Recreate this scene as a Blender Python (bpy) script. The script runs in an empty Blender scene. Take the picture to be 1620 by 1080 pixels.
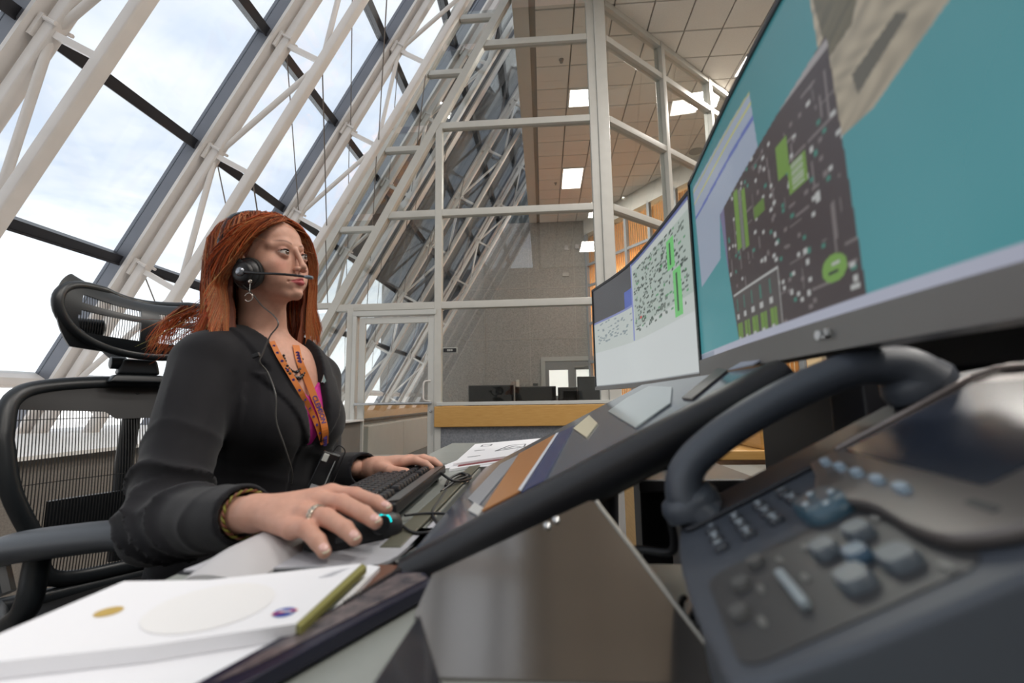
import bpy, bmesh, math, random
import numpy as np
from mathutils import Vector, Matrix
random.seed(7); np.random.seed(7)
S = bpy.context.scene
COL = S.collection

# ------------------------------------------------------------------ camera
F = 720.0
CAM = np.array([0.0, 0.0, 0.93])
_y = np.array([50.0, -92.0, 720.0]); _y /= np.linalg.norm(_y)
_z = np.array([-0.015, 1.0, 0.0]); _z[2] = -(_z[:2] @ _y[:2]) / _y[2]; _z /= np.linalg.norm(_z)
_x = np.cross(_y, _z); _x = _x if _x[0] > 0 else -_x
RW = np.array([_x, _y, _z])                      # rows: world axes seen by the camera (right, up, forward)
cam_d = bpy.data.cameras.new('camera'); cam = bpy.data.objects.new('camera', cam_d); COL.objects.link(cam)
M = Matrix.Identity(4)
for i in range(3):
    M[i][0] = RW[i][0]; M[i][1] = RW[i][1]; M[i][2] = -RW[i][2]; M[i][3] = CAM[i]
cam.matrix_world = M
cam_d.sensor_width = 36; cam_d.lens = 16; cam_d.clip_start = 0.02; cam_d.clip_end = 300
cam_d.dof.use_dof = True; cam_d.dof.focus_distance = 2.0; cam_d.dof.aperture_fstop = 3.5
S.camera = cam
S.view_settings.view_transform = 'Standard'; S.view_settings.look = 'None'
S.view_settings.gamma = 1; S.view_settings.use_curve_mapping = False
S.view_settings.exposure = 0.0
S.cycles.max_bounces = 8; S.cycles.transparent_max_bounces = 24; S.cycles.diffuse_bounces = 4
S.cycles.caustics_reflective = False; S.cycles.caustics_refractive = False
S.cycles.sample_clamp_indirect = 4.0

# ------------------------------------------------------------------ sky
W = bpy.data.worlds.new('sky'); S.world = W; W.use_nodes = True
nt = W.node_tree; nt.nodes.clear()
def N(t, k, **kw):
    n = t.nodes.new(k)
    for a, b in kw.items():
        if a.startswith('i_'): n.inputs[a[2:].replace('_', ' ')].default_value = b
        else: setattr(n, a, b)
    return n
tc = N(nt, 'ShaderNodeTexCoord'); sep = N(nt, 'ShaderNodeSeparateXYZ')
nt.links.new(tc.outputs['Generated'], sep.inputs[0])
zc_ = N(nt, 'ShaderNodeMath', operation='MAXIMUM'); zc_.inputs[1].default_value = 0.12
nt.links.new(sep.outputs['Z'], zc_.inputs[0])
dv = N(nt, 'ShaderNodeVectorMath', operation='DIVIDE'); cmb = N(nt, 'ShaderNodeCombineXYZ')
for k in 'XYZ': nt.links.new(zc_.outputs[0], cmb.inputs[k])
nt.links.new(tc.outputs['Generated'], dv.inputs[0]); nt.links.new(cmb.outputs[0], dv.inputs[1])
noi = N(nt, 'ShaderNodeTexNoise'); noi.inputs['Scale'].default_value = 1.5; noi.inputs['Detail'].default_value = 6; noi.inputs['Roughness'].default_value = .5
nt.links.new(dv.outputs[0], noi.inputs['Vector'])
rmp = N(nt, 'ShaderNodeValToRGB')
rmp.color_ramp.elements[0].position = .40; rmp.color_ramp.elements[0].color = (.68, .75, .87, 1)
rmp.color_ramp.elements[1].position = .60; rmp.color_ramp.elements[1].color = (.97, .97, .97, 1)
nt.links.new(noi.outputs['Fac'], rmp.inputs[0])
hz = N(nt, 'ShaderNodeMapRange'); hz.inputs[1].default_value = .0; hz.inputs[2].default_value = .34; hz.inputs[3].default_value = 1; hz.inputs[4].default_value = 0
nt.links.new(sep.outputs['Z'], hz.inputs[0])
mx = N(nt, 'ShaderNodeMixRGB'); mx.inputs[2].default_value = (1.5, 1.5, 1.5, 1)
nt.links.new(hz.outputs[0], mx.inputs[0]); nt.links.new(rmp.outputs[0], mx.inputs[1])
bg = N(nt, 'ShaderNodeBackground'); bg.inputs[1].default_value = 1.28
nt.links.new(mx.outputs[0], bg.inputs[0])
out = N(nt, 'ShaderNodeOutputWorld'); nt.links.new(bg.outputs[0], out.inputs[0])

# ------------------------------------------------------------------ pixel helpers (1620x1080 frame)
def ray(px, py): return RW @ np.array([px - 810.0, 540.0 - py, F])
def at_y(px, py, Y): d = ray(px, py); return CAM + d * Y / d[1]
def at_z(px, py, Z): d = ray(px, py); return CAM + d * (Z - CAM[2]) / d[2]
def at_x(px, py, X): d = ray(px, py); return CAM + d * X / d[0]
def at_pl(px, py, P, n): d = ray(px, py); n = np.array(n, float); return CAM + d * ((np.array(P) - CAM) @ n) / (d @ n)

# ------------------------------------------------------------------ materials
MATS = {}
def mat(name, col=(.5, .5, .5), rough=.5, metal=0.0, noise=0.0, nscale=20.0, bump=0.0, bscale=60.0, spec=.5, emit=None, estr=1.0, col2=None, coat=0.0, stretch=None, sheen=0.0, sss=0.0, vcol=False, trans=None):
    if name in MATS: return MATS[name]
    m = bpy.data.materials.new(name); m.use_nodes = True; t = m.node_tree
    b = t.nodes['Principled BSDF']
    b.inputs['Base Color'].default_value = (*col, 1); b.inputs['Roughness'].default_value = rough; b.inputs['Metallic'].default_value = metal
    b.inputs['Specular IOR Level'].default_value = spec; b.inputs['Coat Weight'].default_value = coat; b.inputs['Sheen Weight'].default_value = sheen
    if sss: b.inputs['Subsurface Weight'].default_value = sss; b.inputs['Subsurface Radius'].default_value = (1, .35, .2); b.inputs['Subsurface Scale'].default_value = .006
    tcn = N(t, 'ShaderNodeTexCoord'); vec = tcn.outputs['Object']
    if stretch:
        mp = N(t, 'ShaderNodeMapping'); mp.inputs['Scale'].default_value = stretch; t.links.new(vec, mp.inputs[0]); vec = mp.outputs[0]
    src = None
    if vcol:
        a = N(t, 'ShaderNodeVertexColor'); a.layer_name = 'Col'; src = a.outputs[0]; t.links.new(src, b.inputs['Base Color'])
    if noise:
        n = N(t, 'ShaderNodeTexNoise'); n.inputs['Scale'].default_value = nscale; n.inputs['Detail'].default_value = 5
        t.links.new(vec, n.inputs['Vector'])
        mr = N(t, 'ShaderNodeMapRange'); mr.inputs[1].default_value = .3; mr.inputs[2].default_value = .7
        t.links.new(n.outputs['Fac'], mr.inputs[0])
        x = N(t, 'ShaderNodeMixRGB')
        c2 = col2 if col2 else tuple(c * (1 - noise) for c in col)
        x.inputs[1].default_value = (*col, 1); x.inputs[2].default_value = (*c2, 1)
        if src is not None:
            x.blend_type = 'MULTIPLY'; x.inputs[0].default_value = 1; t.links.new(src, x.inputs[1])
            mr.inputs[3].default_value = 1 - noise; mr.inputs[4].default_value = 1; t.links.new(mr.outputs[0], x.inputs[2])
        else:
            t.links.new(mr.outputs[0], x.inputs[0])
        t.links.new(x.outputs[0], b.inputs['Base Color'])
    if bump:
        n = N(t, 'ShaderNodeTexNoise'); n.inputs['Scale'].default_value = bscale; n.inputs['Detail'].default_value = 3
        t.links.new(vec, n.inputs['Vector'])
        bp = N(t, 'ShaderNodeBump'); bp.inputs['Strength'].default_value = bump; bp.inputs['Distance'].default_value = .002
        t.links.new(n.outputs['Fac'], bp.inputs['Height']); t.links.new(bp.outputs[0], b.inputs['Normal'])
    if emit: b.inputs['Emission Color'].default_value = (*emit, 1); b.inputs['Emission Strength'].default_value = estr
    MATS[name] = m; return m

def glass_mat(name, tint=(.93, .96, .95), rough=0.0, ior=1.5, boost=1.0):
    m = bpy.data.materials.new(name); m.use_nodes = True; t = m.node_tree; t.nodes.clear()
    o = N(t, 'ShaderNodeOutputMaterial'); tr = N(t, 'ShaderNodeBsdfTransparent'); gl = N(t, 'ShaderNodeBsdfGlossy'); f = N(t, 'ShaderNodeLayerWeight'); mx = N(t, 'ShaderNodeMixShader')
    tr.inputs[0].default_value = (*tint, 1); gl.inputs['Roughness'].default_value = rough; pw5 = N(t, 'ShaderNodeMath', operation='POWER'); pw5.inputs[1].default_value = 5.0; t.links.new(f.outputs['Facing'], pw5.inputs[0])
    mu = N(t, 'ShaderNodeMath', operation='MULTIPLY_ADD'); mu.inputs[1].default_value = .9; mu.inputs[2].default_value = .045 * boost; mu.use_clamp = True
    t.links.new(pw5.outputs[0], mu.inputs[0]); t.links.new(mu.outputs[0], mx.inputs[0]); t.links.new(tr.outputs[0], mx.inputs[1]); t.links.new(gl.outputs[0], mx.inputs[2]); t.links.new(mx.outputs[0], o.inputs[0])
    MATS[name] = m; return m

def screen_mat(name, strength, rough=.25):
    m = bpy.data.materials.new(name); m.use_nodes = True; t = m.node_tree; b = t.nodes['Principled BSDF']
    a = N(t, 'ShaderNodeVertexColor'); a.layer_name = 'Col'
    b.inputs['Base Color'].default_value = (.02, .02, .022, 1); b.inputs['Roughness'].default_value = rough
    t.links.new(a.outputs[0], b.inputs['Emission Color']); b.inputs['Emission Strength'].default_value = strength
    MATS[name] = m; return m

# ------------------------------------------------------------------ mesh helpers
def link(name, me, m=None, parent=None, kind=None, smooth=False):
    o = bpy.data.objects.new(name, me); COL.objects.link(o)
    if m is not None and not me.materials: me.materials.append(m)
    if parent is not None: o.parent = parent
    if kind: o['kind'] = kind
    if smooth:
        me.polygons.foreach_set('use_smooth', [True] * len(me.polygons))
    return o
def tag(o, label=None, cat=None, group=None, kind=None):
    if label: o['label'] = label
    if cat: o['category'] = cat
    if group: o['group'] = group
    if kind: o['kind'] = kind
    return o
def wloc(o):
    v = np.zeros(3)
    while o is not None: v = v + np.array(o.location); o = o.parent
    return v
def empty(name, loc, label=None, cat=None, group=None, kind=None, parent=None):
    o = bpy.data.objects.new(name, None); COL.objects.link(o)
    if parent is not None: o.parent = parent; o.location = np.array(loc) - wloc(parent)
    else: o.location = loc
    o.empty_display_size = .05
    return tag(o, label, cat, group, kind)
class MB:
    """collects solids in world coordinates; build() links ONE mesh object"""
    def __init__(s): s.v = []; s.f = []
    def add(s, vs, fs):
        k = len(s.v); s.v += [tuple(map(float, p)) for p in vs]; s.f += [tuple(i + k for i in f) for f in fs]; return s
    def box(s, lo, hi):
        x0, y0, z0 = lo; x1, y1, z1 = hi
        return s.add([(x0,y0,z0),(x1,y0,z0),(x1,y1,z0),(x0,y1,z0),(x0,y0,z1),(x1,y0,z1),(x1,y1,z1),(x0,y1,z1)],
                     [(0,3,2,1),(4,5,6,7),(0,1,5,4),(1,2,6,5),(2,3,7,6),(3,0,4,7)])
    def hexa(s, a, b):  # two quads (bottom, top) of 4 points
        return s.add(list(a) + list(b), [(0,3,2,1),(4,5,6,7),(0,1,5,4),(1,2,6,5),(2,3,7,6),(3,0,4,7)])
    def slab(s, poly, off):  # polygon extruded by vector
        n = len(poly); poly = [np.array(p, float) for p in poly]; off = np.array(off, float)
        return s.add(poly + [p + off for p in poly], [tuple(range(n))[::-1], tuple(range(n, 2*n))] + [(i, (i+1) % n, n + (i+1) % n, n + i) for i in range(n)])
    def obox(s, c, ax, ay, az, sx, sy, sz):  # oriented box by half axes
        c = np.array(c, float); ax = np.array(ax, float) * sx / 2; ay = np.array(ay, float) * sy / 2; az = np.array(az, float) * sz / 2
        q = [-ax-ay, ax-ay, ax+ay, -ax+ay]
        return s.hexa([c + p - az for p in q], [c + p + az for p in q])
    def beam(s, p0, p1, w, h, side=(0, 1, 0)):  # bar from p0 to p1; w along side, h across
        p0 = np.array(p0, float); p1 = np.array(p1, float); d = p1 - p0; L = np.linalg.norm(d); d /= L
        side = np.array(side, float); side = side - d * (side @ d); side /= np.linalg.norm(side); u = np.cross(d, side)
        return s.obox((p0 + p1) / 2, d, side, u, L, w, h)
    def tube(s, pts, r, n=8, cap=True, closed=False, flat=1.0, upv=None):
        pts = [np.array(p, float) for p in pts]; m = len(pts); rr = r if hasattr(r, '__len__') else [r] * m
        k = len(s.v); prev = None
        for i, p in enumerate(pts):
            a = pts[(i-1) % m] if (i or closed) else p; b = pts[(i+1) % m] if (i < m-1 or closed) else p
            t = b - a; t /= (np.linalg.norm(t) + 1e-12)
            if prev is None:
                up = np.array(upv if upv is not None else ((0, 0, 1) if abs(t[2]) < .9 else (1, 0, 0)), float)
                u = up - t * (up @ t)
            else: u = prev - t * (prev @ t)
            u /= (np.linalg.norm(u) + 1e-12); prev = u; w = np.cross(t, u)
            for j in range(n):
                a_ = 2 * math.pi * j / n
                s.v.append(tuple(p + rr[i] * (math.cos(a_) * u * flat + math.sin(a_) * w)))
        for i in range(m if closed else m - 1):
            for j in range(n):
                i2 = (i + 1) % m
                s.f.append((k+i*n+j, k+i*n+(j+1) % n, k+i2*n+(j+1) % n, k+i2*n+j))
        if cap and not closed:
            s.f.append(tuple(k + j for j in range(n))[::-1]); s.f.append(tuple(k + (m-1)*n + j for j in range(n)))
        return s
    def lathe(s, c, prof, n=24, axis=(0, 0, 1), xd=None):  # prof: (r, h) pairs
        c = np.array(c, float); ax = np.array(axis, float); ax /= np.linalg.norm(ax)
        u = np.array(xd if xd is not None else ((1, 0, 0) if abs(ax[0]) < .9 else (0, 1, 0)), float); u -= ax * (u @ ax); u /= np.linalg.norm(u); w = np.cross(ax, u)
        k = len(s.v)
        for r, h in prof:
            for j in range(n):
                a_ = 2*math.pi*j/n; s.v.append(tuple(c + ax*h + r*(math.cos(a_)*u + math.sin(a_)*w)))
        for i in range(len(prof)-1):
            for j in range(n): s.f.append((k+i*n+j, k+i*n+(j+1) % n, k+(i+1)*n+(j+1) % n, k+(i+1)*n+j))
        s.f.append(tuple(k+j for j in range(n))[::-1]); s.f.append(tuple(k+(len(prof)-1)*n+j for j in range(n)))
        return s
    def ell(s, c, r, n=16, m=10, axes=None):
        c = np.array(c, float); A = np.array(axes if axes is not None else np.eye(3), float)
        k = len(s.v)
        for i in range(m+1):
            th = math.pi*i/m
            for j in range(n):
                ph = 2*math.pi*j/n
                q = np.array([math.sin(th)*math.cos(ph)*r[0], math.sin(th)*math.sin(ph)*r[1], math.cos(th)*r[2]])
                s.v.append(tuple(c + q @ A))
        for i in range(m):
            for j in range(n): s.f.append((k+i*n+j, k+(i+1)*n+j, k+(i+1)*n+(j+1) % n, k+i*n+(j+1) % n))
        return s
    def build(s, name, m, parent=None, kind=None, smooth=False, bevel=0, seg=2, ang=30, solid=0, subsurf=0):
        o_ = wloc(parent) if parent is not None else np.zeros(3)
        me = bpy.data.meshes.new(name); me.from_pydata([tuple(np.array(p) - o_) for p in s.v], [], s.f)
        bm = bmesh.new(); bm.from_mesh(me); bmesh.ops.recalc_face_normals(bm, faces=bm.faces)
        if smooth:
            for e in bm.edges:
                if len(e.link_faces) == 2 and e.calc_face_angle(0) > math.radians(50): e.smooth = False
        bm.to_mesh(me); bm.free()
        o = link(name, me, m, parent, kind, smooth or bevel > 0)
        if solid: md = o.modifiers.new('thick', 'SOLIDIFY'); md.thickness = solid; md.offset = 0
        if bevel:
            md = o.modifiers.new('edge', 'BEVEL'); md.width = bevel; md.segments = seg; md.limit_method = 'ANGLE'; md.angle_limit = math.radians(ang); md.harden_normals = False
            me.polygons.foreach_set('use_smooth', [False] * len(me.polygons))
            w = o.modifiers.new('wn', 'WEIGHTED_NORMAL'); w.keep_sharp = True; me.polygons.foreach_set('use_smooth', [True] * len(me.polygons))
        if subsurf: md = o.modifiers.new('sub', 'SUBSURF'); md.levels = subsurf; md.render_levels = subsurf
        return o
def catmull(pts, n=8):
    P = [np.array(p, float) for p in pts]; out = []
    P = [2*P[0]-P[1]] + P + [2*P[-1]-P[-2]]
    for i in range(1, len(P)-2):
        for k in range(n):
            t = k/n; a, b, c, d = P[i-1], P[i], P[i+1], P[i+2]
            out.append(.5*((2*b)+(-a+c)*t+(2*a-5*b+4*c-d)*t*t+(-a+3*b-3*c+d)*t**3))
    out.append(P[-2]); return out

white_paint = mat('white_paint', (.76, .72, .69), .45, noise=.08, nscale=6)
frame_paint = mat('frame_paint', (.60, .585, .54), .4, noise=.06, nscale=8)
grey_alu = mat('grey_aluminium', (.17, .18, .21), .45, .3, noise=.1, nscale=5)
dark_metal = mat('dark_metal', (.02, .02, .025), .4)
black_plastic = mat('black_plastic', (.012, .012, .014), .42, bump=.15, bscale=400)
wood = mat('oak_wood', (.64, .37, .12), .4, noise=.3, nscale=5, stretch=(1.5, 1.5, 26), col2=(.54, .29, .08))
glass_in = glass_mat('clear_glass', (.9, .92, .91), boost=1.9)
glass_out = glass_mat('window_glass', (.95, .97, .98))
# ================================================================== SETTING
SL = .575                                    # window wall leans: x grows .548 m per metre of height
WX = -4.70                                   # glass plane at camera height
def gx(h): return WX + SL * h                # h = height above the camera
UP = np.array([SL, 0, 1]) / math.hypot(SL, 1)
INW = np.array([1, 0, -SL]) / math.hypot(SL, 1)
def gp(h, Y, off=0.0): return np.array([gx(h), Y, .93 + h]) + INW * off
CEIL = 6.88
MUL = [-6.43 + 1.46 * i for i in range(15)]   # mullion lines (y)
PUR = [-.93, .26, 1.37, 2.476, 3.59, 4.70, 5.81, 6.92, 8.0]
carpet = mat('carpet', (.17, .165, .16), .95, noise=.35, nscale=160, bump=.4, bscale=300)
fl = MB().box((-5.4, -8, -.1), (9.2, 15.2, 0)).build('floor', carpet, kind='structure')
# ceiling: slab with a joint grid and tiles as pieces
tilem = mat('ceiling_tile_board', (.80, .75, .69), .85, noise=.06, nscale=40, bump=.2, bscale=120)
gridm = mat('ceiling_grid', (.34, .31, .28), .6)
ceil = MB().box((-.34, -8, CEIL + .03), (9.2, 15.2, CEIL + .16)).build('ceiling', gridm, kind='structure')
MB().box((-.34, -8, CEIL - .01), (-.09, 15.2, CEIL + .028)).build('soffit_strip', mat('soffit_paint', (.62, .59, .54), .7), ceil)
T = .61
tm = MB().box((-T/2 + .011, -T/2 + .011, -.0), (T/2 - .011, T/2 - .011, .034)).build('ceiling_tile', tilem, ceil, bevel=.004, seg=1)
tmesh = tm.data; first = True
LIGHTS = {(1, 3), (1, 9), (4, 7), (4, 3), (6, 1), (9, 5)}
lit_cells = set()
n_t = 0
for i in range(0, 9):
    for j in range(0, 17):
        x = .0 + T * (i + .5); y = 5.1 + T * (j + .5)
        if n_t >= 290: break
        if (i, j) in ((1, 5), (1, 10), (1, 11), (6, 4), (4, 13)): lit_cells.add((i, j)); continue
        o = tm if first else tm.copy()
        if not first: COL.objects.link(o); o.parent = ceil
        o.location = (x, y, CEIL - .002 + random.uniform(-.0015, .0015)); first = False; n_t += 1
st = MB()
for i in range(-0, 15):
    for j in range(-21, 17):
        if i < 9 and j >= 0: continue
        x = T * (i + .5); y = 5.1 + T * (j + .5)
        if y < -8 or x > 9: continue
        st.box((x - T/2 + .011, y - T/2 + .011, CEIL), (x + T/2 - .011, y + T/2 - .011, CEIL + .03))
st.build('ceiling_tile_field', tilem, ceil, kind='stuff')
emit_panel = mat('light_diffuser', (.9, .9, .9), .5, emit=(1, .97, .92), estr=7.0)
def ceil_light(i, j, nx=1, ny=1, label='', strength=None):
    x0 = T * i; y0 = 5.1 + T * j
    e = empty('ceiling_light', (x0 + T*nx/2, y0 + T*ny/2, CEIL), label, 'light', 'recessed ceiling lights')
    b = MB()
    for a, c in (((x0+.02, y0+.02), (x0+T*nx-.02, y0+.05)), ((x0+.02, y0+T*ny-.05), (x0+T*nx-.02, y0+T*ny-.02)), ((x0+.02, y0+.05), (x0+.05, y0+T*ny-.05)), ((x0+T*nx-.05, y0+.05), (x0+T*nx-.02, y0+T*ny-.05))):
        b.box((*a, CEIL - .012), (*c, CEIL + .02))
    b.build('frame', white_paint, e)
    MB().box((x0+.05, y0+.05, CEIL + .0), (x0+T*nx-.05, y0+T*ny-.05, CEIL + .012)).build('diffuser', emit_panel, e)
    return e
ceil_light(1, 5, 1, 1, 'square lit ceiling panel behind the corner post of the glass wall')
ceil_light(1, 10, 1, 2, 'long lit ceiling panel beyond the glass wall, lower one left of the corner post')
ceil_light(6, 4, 1, 1, 'square lit ceiling panel beyond the angled glass wall')
ceil_light(4, 13, 1, 1, 'square lit ceiling panel near the amber blinds')
# sprinklers and speaker in ceiling
sprk = mat('sprinkler_metal', (.25, .24, .22), .4, .6)
for px, py, lb in ((888, 94, 'small ceiling sprinkler head above the square ceiling light'), (879, 289, 'small ceiling sprinkler head left of the long ceiling light'), (1096, 154, 'small ceiling sprinkler head seen through the angled glass wall')):
    c = at_z(px, py, CEIL)
    s_ = MB().lathe(c, [(.045, 0), (.045, -.012), (.015, -.02), (.012, -.05), (.03, -.055), (.03, -.06)], 12).build('sprinkler_head', sprk); tag(s_, lb, 'sprinkler')
c = at_z(1101, 239, CEIL)
tag(MB().lathe(c, [(.17, 0), (.17, -.01), (.155, -.02), (.14, -.012), (.02, -.014)], 24).build('ceiling_speaker', mat('speaker_grille', (.33, .30, .27), .6, bump=.5, bscale=500), smooth=True), 'round beige speaker grille flush in the tiled ceiling', 'speaker')

# ---- outer walls we do not see directly but which close the room
paintw = mat('wall_paint', (.6, .56, .51), .7, noise=.05, nscale=4)
MB().box((9.2, -8, 0), (9.35, 15.2, CEIL + .1)).build('wall_right', paintw, kind='structure')
MB().box((-5.4, -8.15, 0), (9.2, -8, CEIL + .1)).build('wall_rear', mat('rear_paint', (.25, .24, .22), .8), kind='structure')
fabric_wall = mat('fabric_wall_covering', (.34, .315, .29), .95, noise=.5, nscale=42, bump=.5, bscale=160)
wb = MB().box((-5.4, 14.8, 0), (1.6, 15.0, CEIL)).build('wall_back', fabric_wall, kind='structure')
MB().box((-5.4, 14.98, CEIL), (9.2, 15.2, 9.2)).build('wall_back_upper', mat('dark_wall', (.05, .055, .055), .7), kind='structure')
for k, z in enumerate((2.9, 4.6)):     # panel joints on the fabric wall
    MB().box((-5, 14.79, z), (1.6, 14.802, z + .015)).build('panel_joint', gridm, wb)
for x in (-1.9, -.4, 1.1): MB().box((x, 14.785, .9), (x + .012, 14.801, CEIL)).build('panel_joint', gridm, wb)
MB().box((1.6, 15.1, 0), (9.2, 15.2, CEIL)).build('wall_back_right', paintw, kind='structure')
# back door pair
dfr = MB()
YB = 14.74
dl, dr_, dt = at_y(857, 640, YB)[0], 1.9, at_y(880, 571, YB)[2]
dfr.box((dl, YB, 0), (dl + .14, YB + .06, dt)).box((dl, YB, dt), (dr_, YB + .06, dt + .14))
d1 = empty('door_2', ((dl + dr_)/2, YB, 0), kind='structure')
dfr.build('door_frame', mat('door_frame_grey', (.33, .33, .31), .5), d1)
leaf_m = mat('door_leaf_grey', (.17, .17, .17), .5)
lf = MB(); x0 = dl + .14
wx0, wx1 = at_y(869, 600, YB)[0], at_y(899, 600, YB)[0]; wz1 = at_y(880, 585, YB)[2]
lf.box((x0, YB + .02, 0), (wx0, YB + .05, dt)).box((wx1, YB + .02, 0), (wx1 + .26, YB + .05, dt)).box((wx0, YB + .02, 0), (wx1, YB + .05, 1.05)).box((wx0, YB + .02, wz1), (wx1, YB + .05, dt)).box((wx1 + .26, YB + .02, wz1), (1.6, YB + .05, dt)).box((wx1 + .26, YB + .02, 0), (1.6, YB + .05, 1.05))
lf.build('door_leaf', leaf_m, d1)
litp = mat('lit_corridor', (.8, .8, .78), .6, emit=(1, .98, .92), estr=.75)
MB().box((wx0, YB + .03, 1.05), (wx1, YB + .035, wz1)).build('lit_pane', litp, d1)
MB().box((wx1 + .26, YB + .03, 1.05), (1.6, YB + .035, wz1)).build('lit_pane', litp, d1)
MB().box((1.02, YB - .05, dt - .22), (1.35, YB + .01, dt - .16)).tube([(1.3, YB - .03, dt - .19), (1.5, YB - .12, dt - .14)], .012, 6).build('door_closer', sprk, d1)

# ================================================================== SLOPED WINDOW WALL
wl = empty('wall_left', (WX, 3, .9), kind='structure')
Y0, Y1 = MUL[0], 14.8
def thick(off0, off1, h0, h1, ya, yb):     # box lying in the sloped plane
    a = [gp(h0, ya, off0), gp(h0, yb, off0), gp(h0, yb, off1), gp(h0, ya, off1)]
    b = [gp(h1, ya, off0), gp(h1, yb, off0), gp(h1, yb, off1), gp(h1, ya, off1)]
    return a, b
HT = 7.6
for y in MUL:
    MB().hexa(*thick(-.03, .13, -.9, HT, y, y + .12)).build('mullion', grey_alu, wl)
    MB().hexa(*thick(.13, .16, -.9, HT, y - .01, y + .16)).build('mullion_cover', white_paint, wl)
for h in PUR[1:]:
    for i, y in enumerate(MUL[:-1]):
        MB().hexa(*thick(-.04, .09, h - .035, h + .035, y + .12, MUL[i+1])).hexa(*thick(.09, .10, h - .045, h - .03, y + .12, MUL[i+1])).build('purlin', dark_metal if h > .5 else white_paint, wl)
pane_me = {}
for i, y in enumerate(MUL[:-1]):
    for a, b in zip(PUR[:-1], PUR[1:]):
        if a < 0: continue
        k = round(b - a, 3)
        a3, b3 = thick(0, .012, a + .035, b - .035, y + .12, MUL[i+1])
        o = MB().hexa(a3, b3).build('pane', glass_out, wl)
# rain-shutter louvers closed beyond the partition
shut = mat('closed_louver', (.035, .030, .030), .5, noise=.2, nscale=8)
sh = empty('wall_shutters', gp(3, 9), kind='structure')
for i, y in enumerate(MUL[:-1]):
    if y < 6: continue
    for a, b in zip(PUR[3:-1], PUR[4:]):
        MB().hexa(*thick(-.07, -.04, a + .01, b - .01, y - .0, MUL[i+1] - .0)).build('shutter_panel', shut, sh)
# trusses: one thing per bay line
TR = .24
for ti, y in enumerate(MUL):
    if y > 14.6 or y < .8: continue
    if y > 6.2 and ti % 2 == 0: continue
    yc_ = y + .09
    e = empty('window_truss', gp(0, yc_, TR), 'white steel lattice truss inside the sloped window wall', 'truss', 'window wall trusses')
    lab = {5: 'outer'}
    hb = -.6
    MB().beam(gp(hb, yc_, TR), gp(HT, yc_, TR) , .09, .09).build('outer_chord', white_paint, e, bevel=.012, seg=1)
    MB().beam(gp(hb, yc_, TR + .43), gp(HT, yc_, TR + .43), .09, .09).build('inner_chord', white_paint, e, bevel=.012, seg=1)
    for k, h in enumerate(PUR[1:]):
        MB().beam(gp(h, yc_, TR), gp(h, yc_, TR + .43), .045, .045).build('strut', white_paint, e)
        if h + 1.11 < HT:
            a, b = (TR, TR + .43) if k % 2 == 0 else (TR + .43, TR)
            MB().tube([gp(h, yc_, a), gp(h + 1.11, yc_, b)], .026, 8).build('brace', white_paint, e, smooth=True)
        g = MB().obox(gp(h, yc_, TR - .055), UP, (0, 1, 0), INW, .16, .13, .03)
        for dy in (-.05, .05): g.tube([gp(h + .05, yc_ + dy, TR - .08), gp(h + .05, yc_ + dy, TR + .06)], .014, 6)
        g.build('bracket', white_paint, e)
LAB = ['truss']
tr_objs = [o for o in bpy.data.objects if o.name.startswith('window_truss')]
for o in tr_objs:
    y = o.location.y
    if 5 < y < 6: o['label'] = 'white window truss directly before the glass partition wall'; del o['group']
    elif 3.5 < y < 4.5: o['label'] = 'white window truss running down behind the seated woman\'s head'; del o['group']
    elif 2 < y < 3: o['label'] = 'white window truss nearest the black chair, crossing the large clear panes'; del o['group']
    elif y > 6.2: o['label'] = 'white window truss beyond the glass partition, ' + ('nearest to the glass' if y < 9.5 else 'furthest, by the grey back wall' if y > 12 else 'second one behind the glass'); o['group'] = 'trusses beyond the partition'
    else: o['label'] = 'white window truss at the far left edge of the windows, beside the camera'; del o['group']
# thin tie rods between trusses
rodm = mat('tie_rod_steel', (.20, .17, .15), .4, .5)
rods = wl
for i in range(7, 12):
    ya, yb = MUL[i] + .09, MUL[i+1] + .09
    for k in (2, 3, 4, 5):
        MB().tube([gp(PUR[k], ya, TR + .43), gp(PUR[k-1] + .03, yb, TR + .43)], .007, 6).build('tie_rod', rodm, wl)
        MB().tube([gp(PUR[k], ya, TR), gp(PUR[k-1] + .03, yb, TR)], .006, 6).build('tie_rod', rodm, wl)
# window ledge, wood fascia and radiator casing under the sloped glass
lw = mat('ledge_white', (.82, .81, .79), .5)
ledge = MB().box((-5.3, 6.3, .86), (-2.6, 14.8, .885)).box((-5.3, Y0, .68), (-2.45, 6.14, .70)).build('trim_ledge', lw, kind='structure')
MB().box((-2.62, 6.3, .70), (-2.58, 14.8, .90)).build('trim_ledge_fascia', wood, kind='structure')
rad_m = mat('radiator_casing', (.62, .60, .57), .5, noise=.06, nscale=5)
for i in range(5):
    ya = 6.3 + i * 1.63
    cc = empty('radiator_casing', (-2.6, ya, 0), 'pale grey radiator casing beyond the glass door, ' + ['first', 'second', 'third', 'fourth', 'fifth'][i] + ' one along', 'radiator', 'radiator casings')
    if ya < 7:  cc['label'] = 'pale grey radiator casing right behind the glass door'
    MB().box((-2.9, ya + .005, .0), (-2.45, ya + 1.625, .60)).build('casing', rad_m, cc, bevel=.01)
    for k in range(14):
        MB().box((-2.76, ya + .12 + k*.1, .598), (-2.52, ya + .15 + k*.1, .606)).build('vent_slot', white_paint, cc)
# knee wall; shade in the near room put into its dark colour
MB().box((-3.0, 6.3, 0), (-2.62, 14.8, .86)).box((-3.0, Y0, 0), (-2.5, 6.14, .68)).build('wall_knee', mat('knee_wall', (.22, .20, .18), .9, noise=.3, nscale=120), kind='structure')
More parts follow.
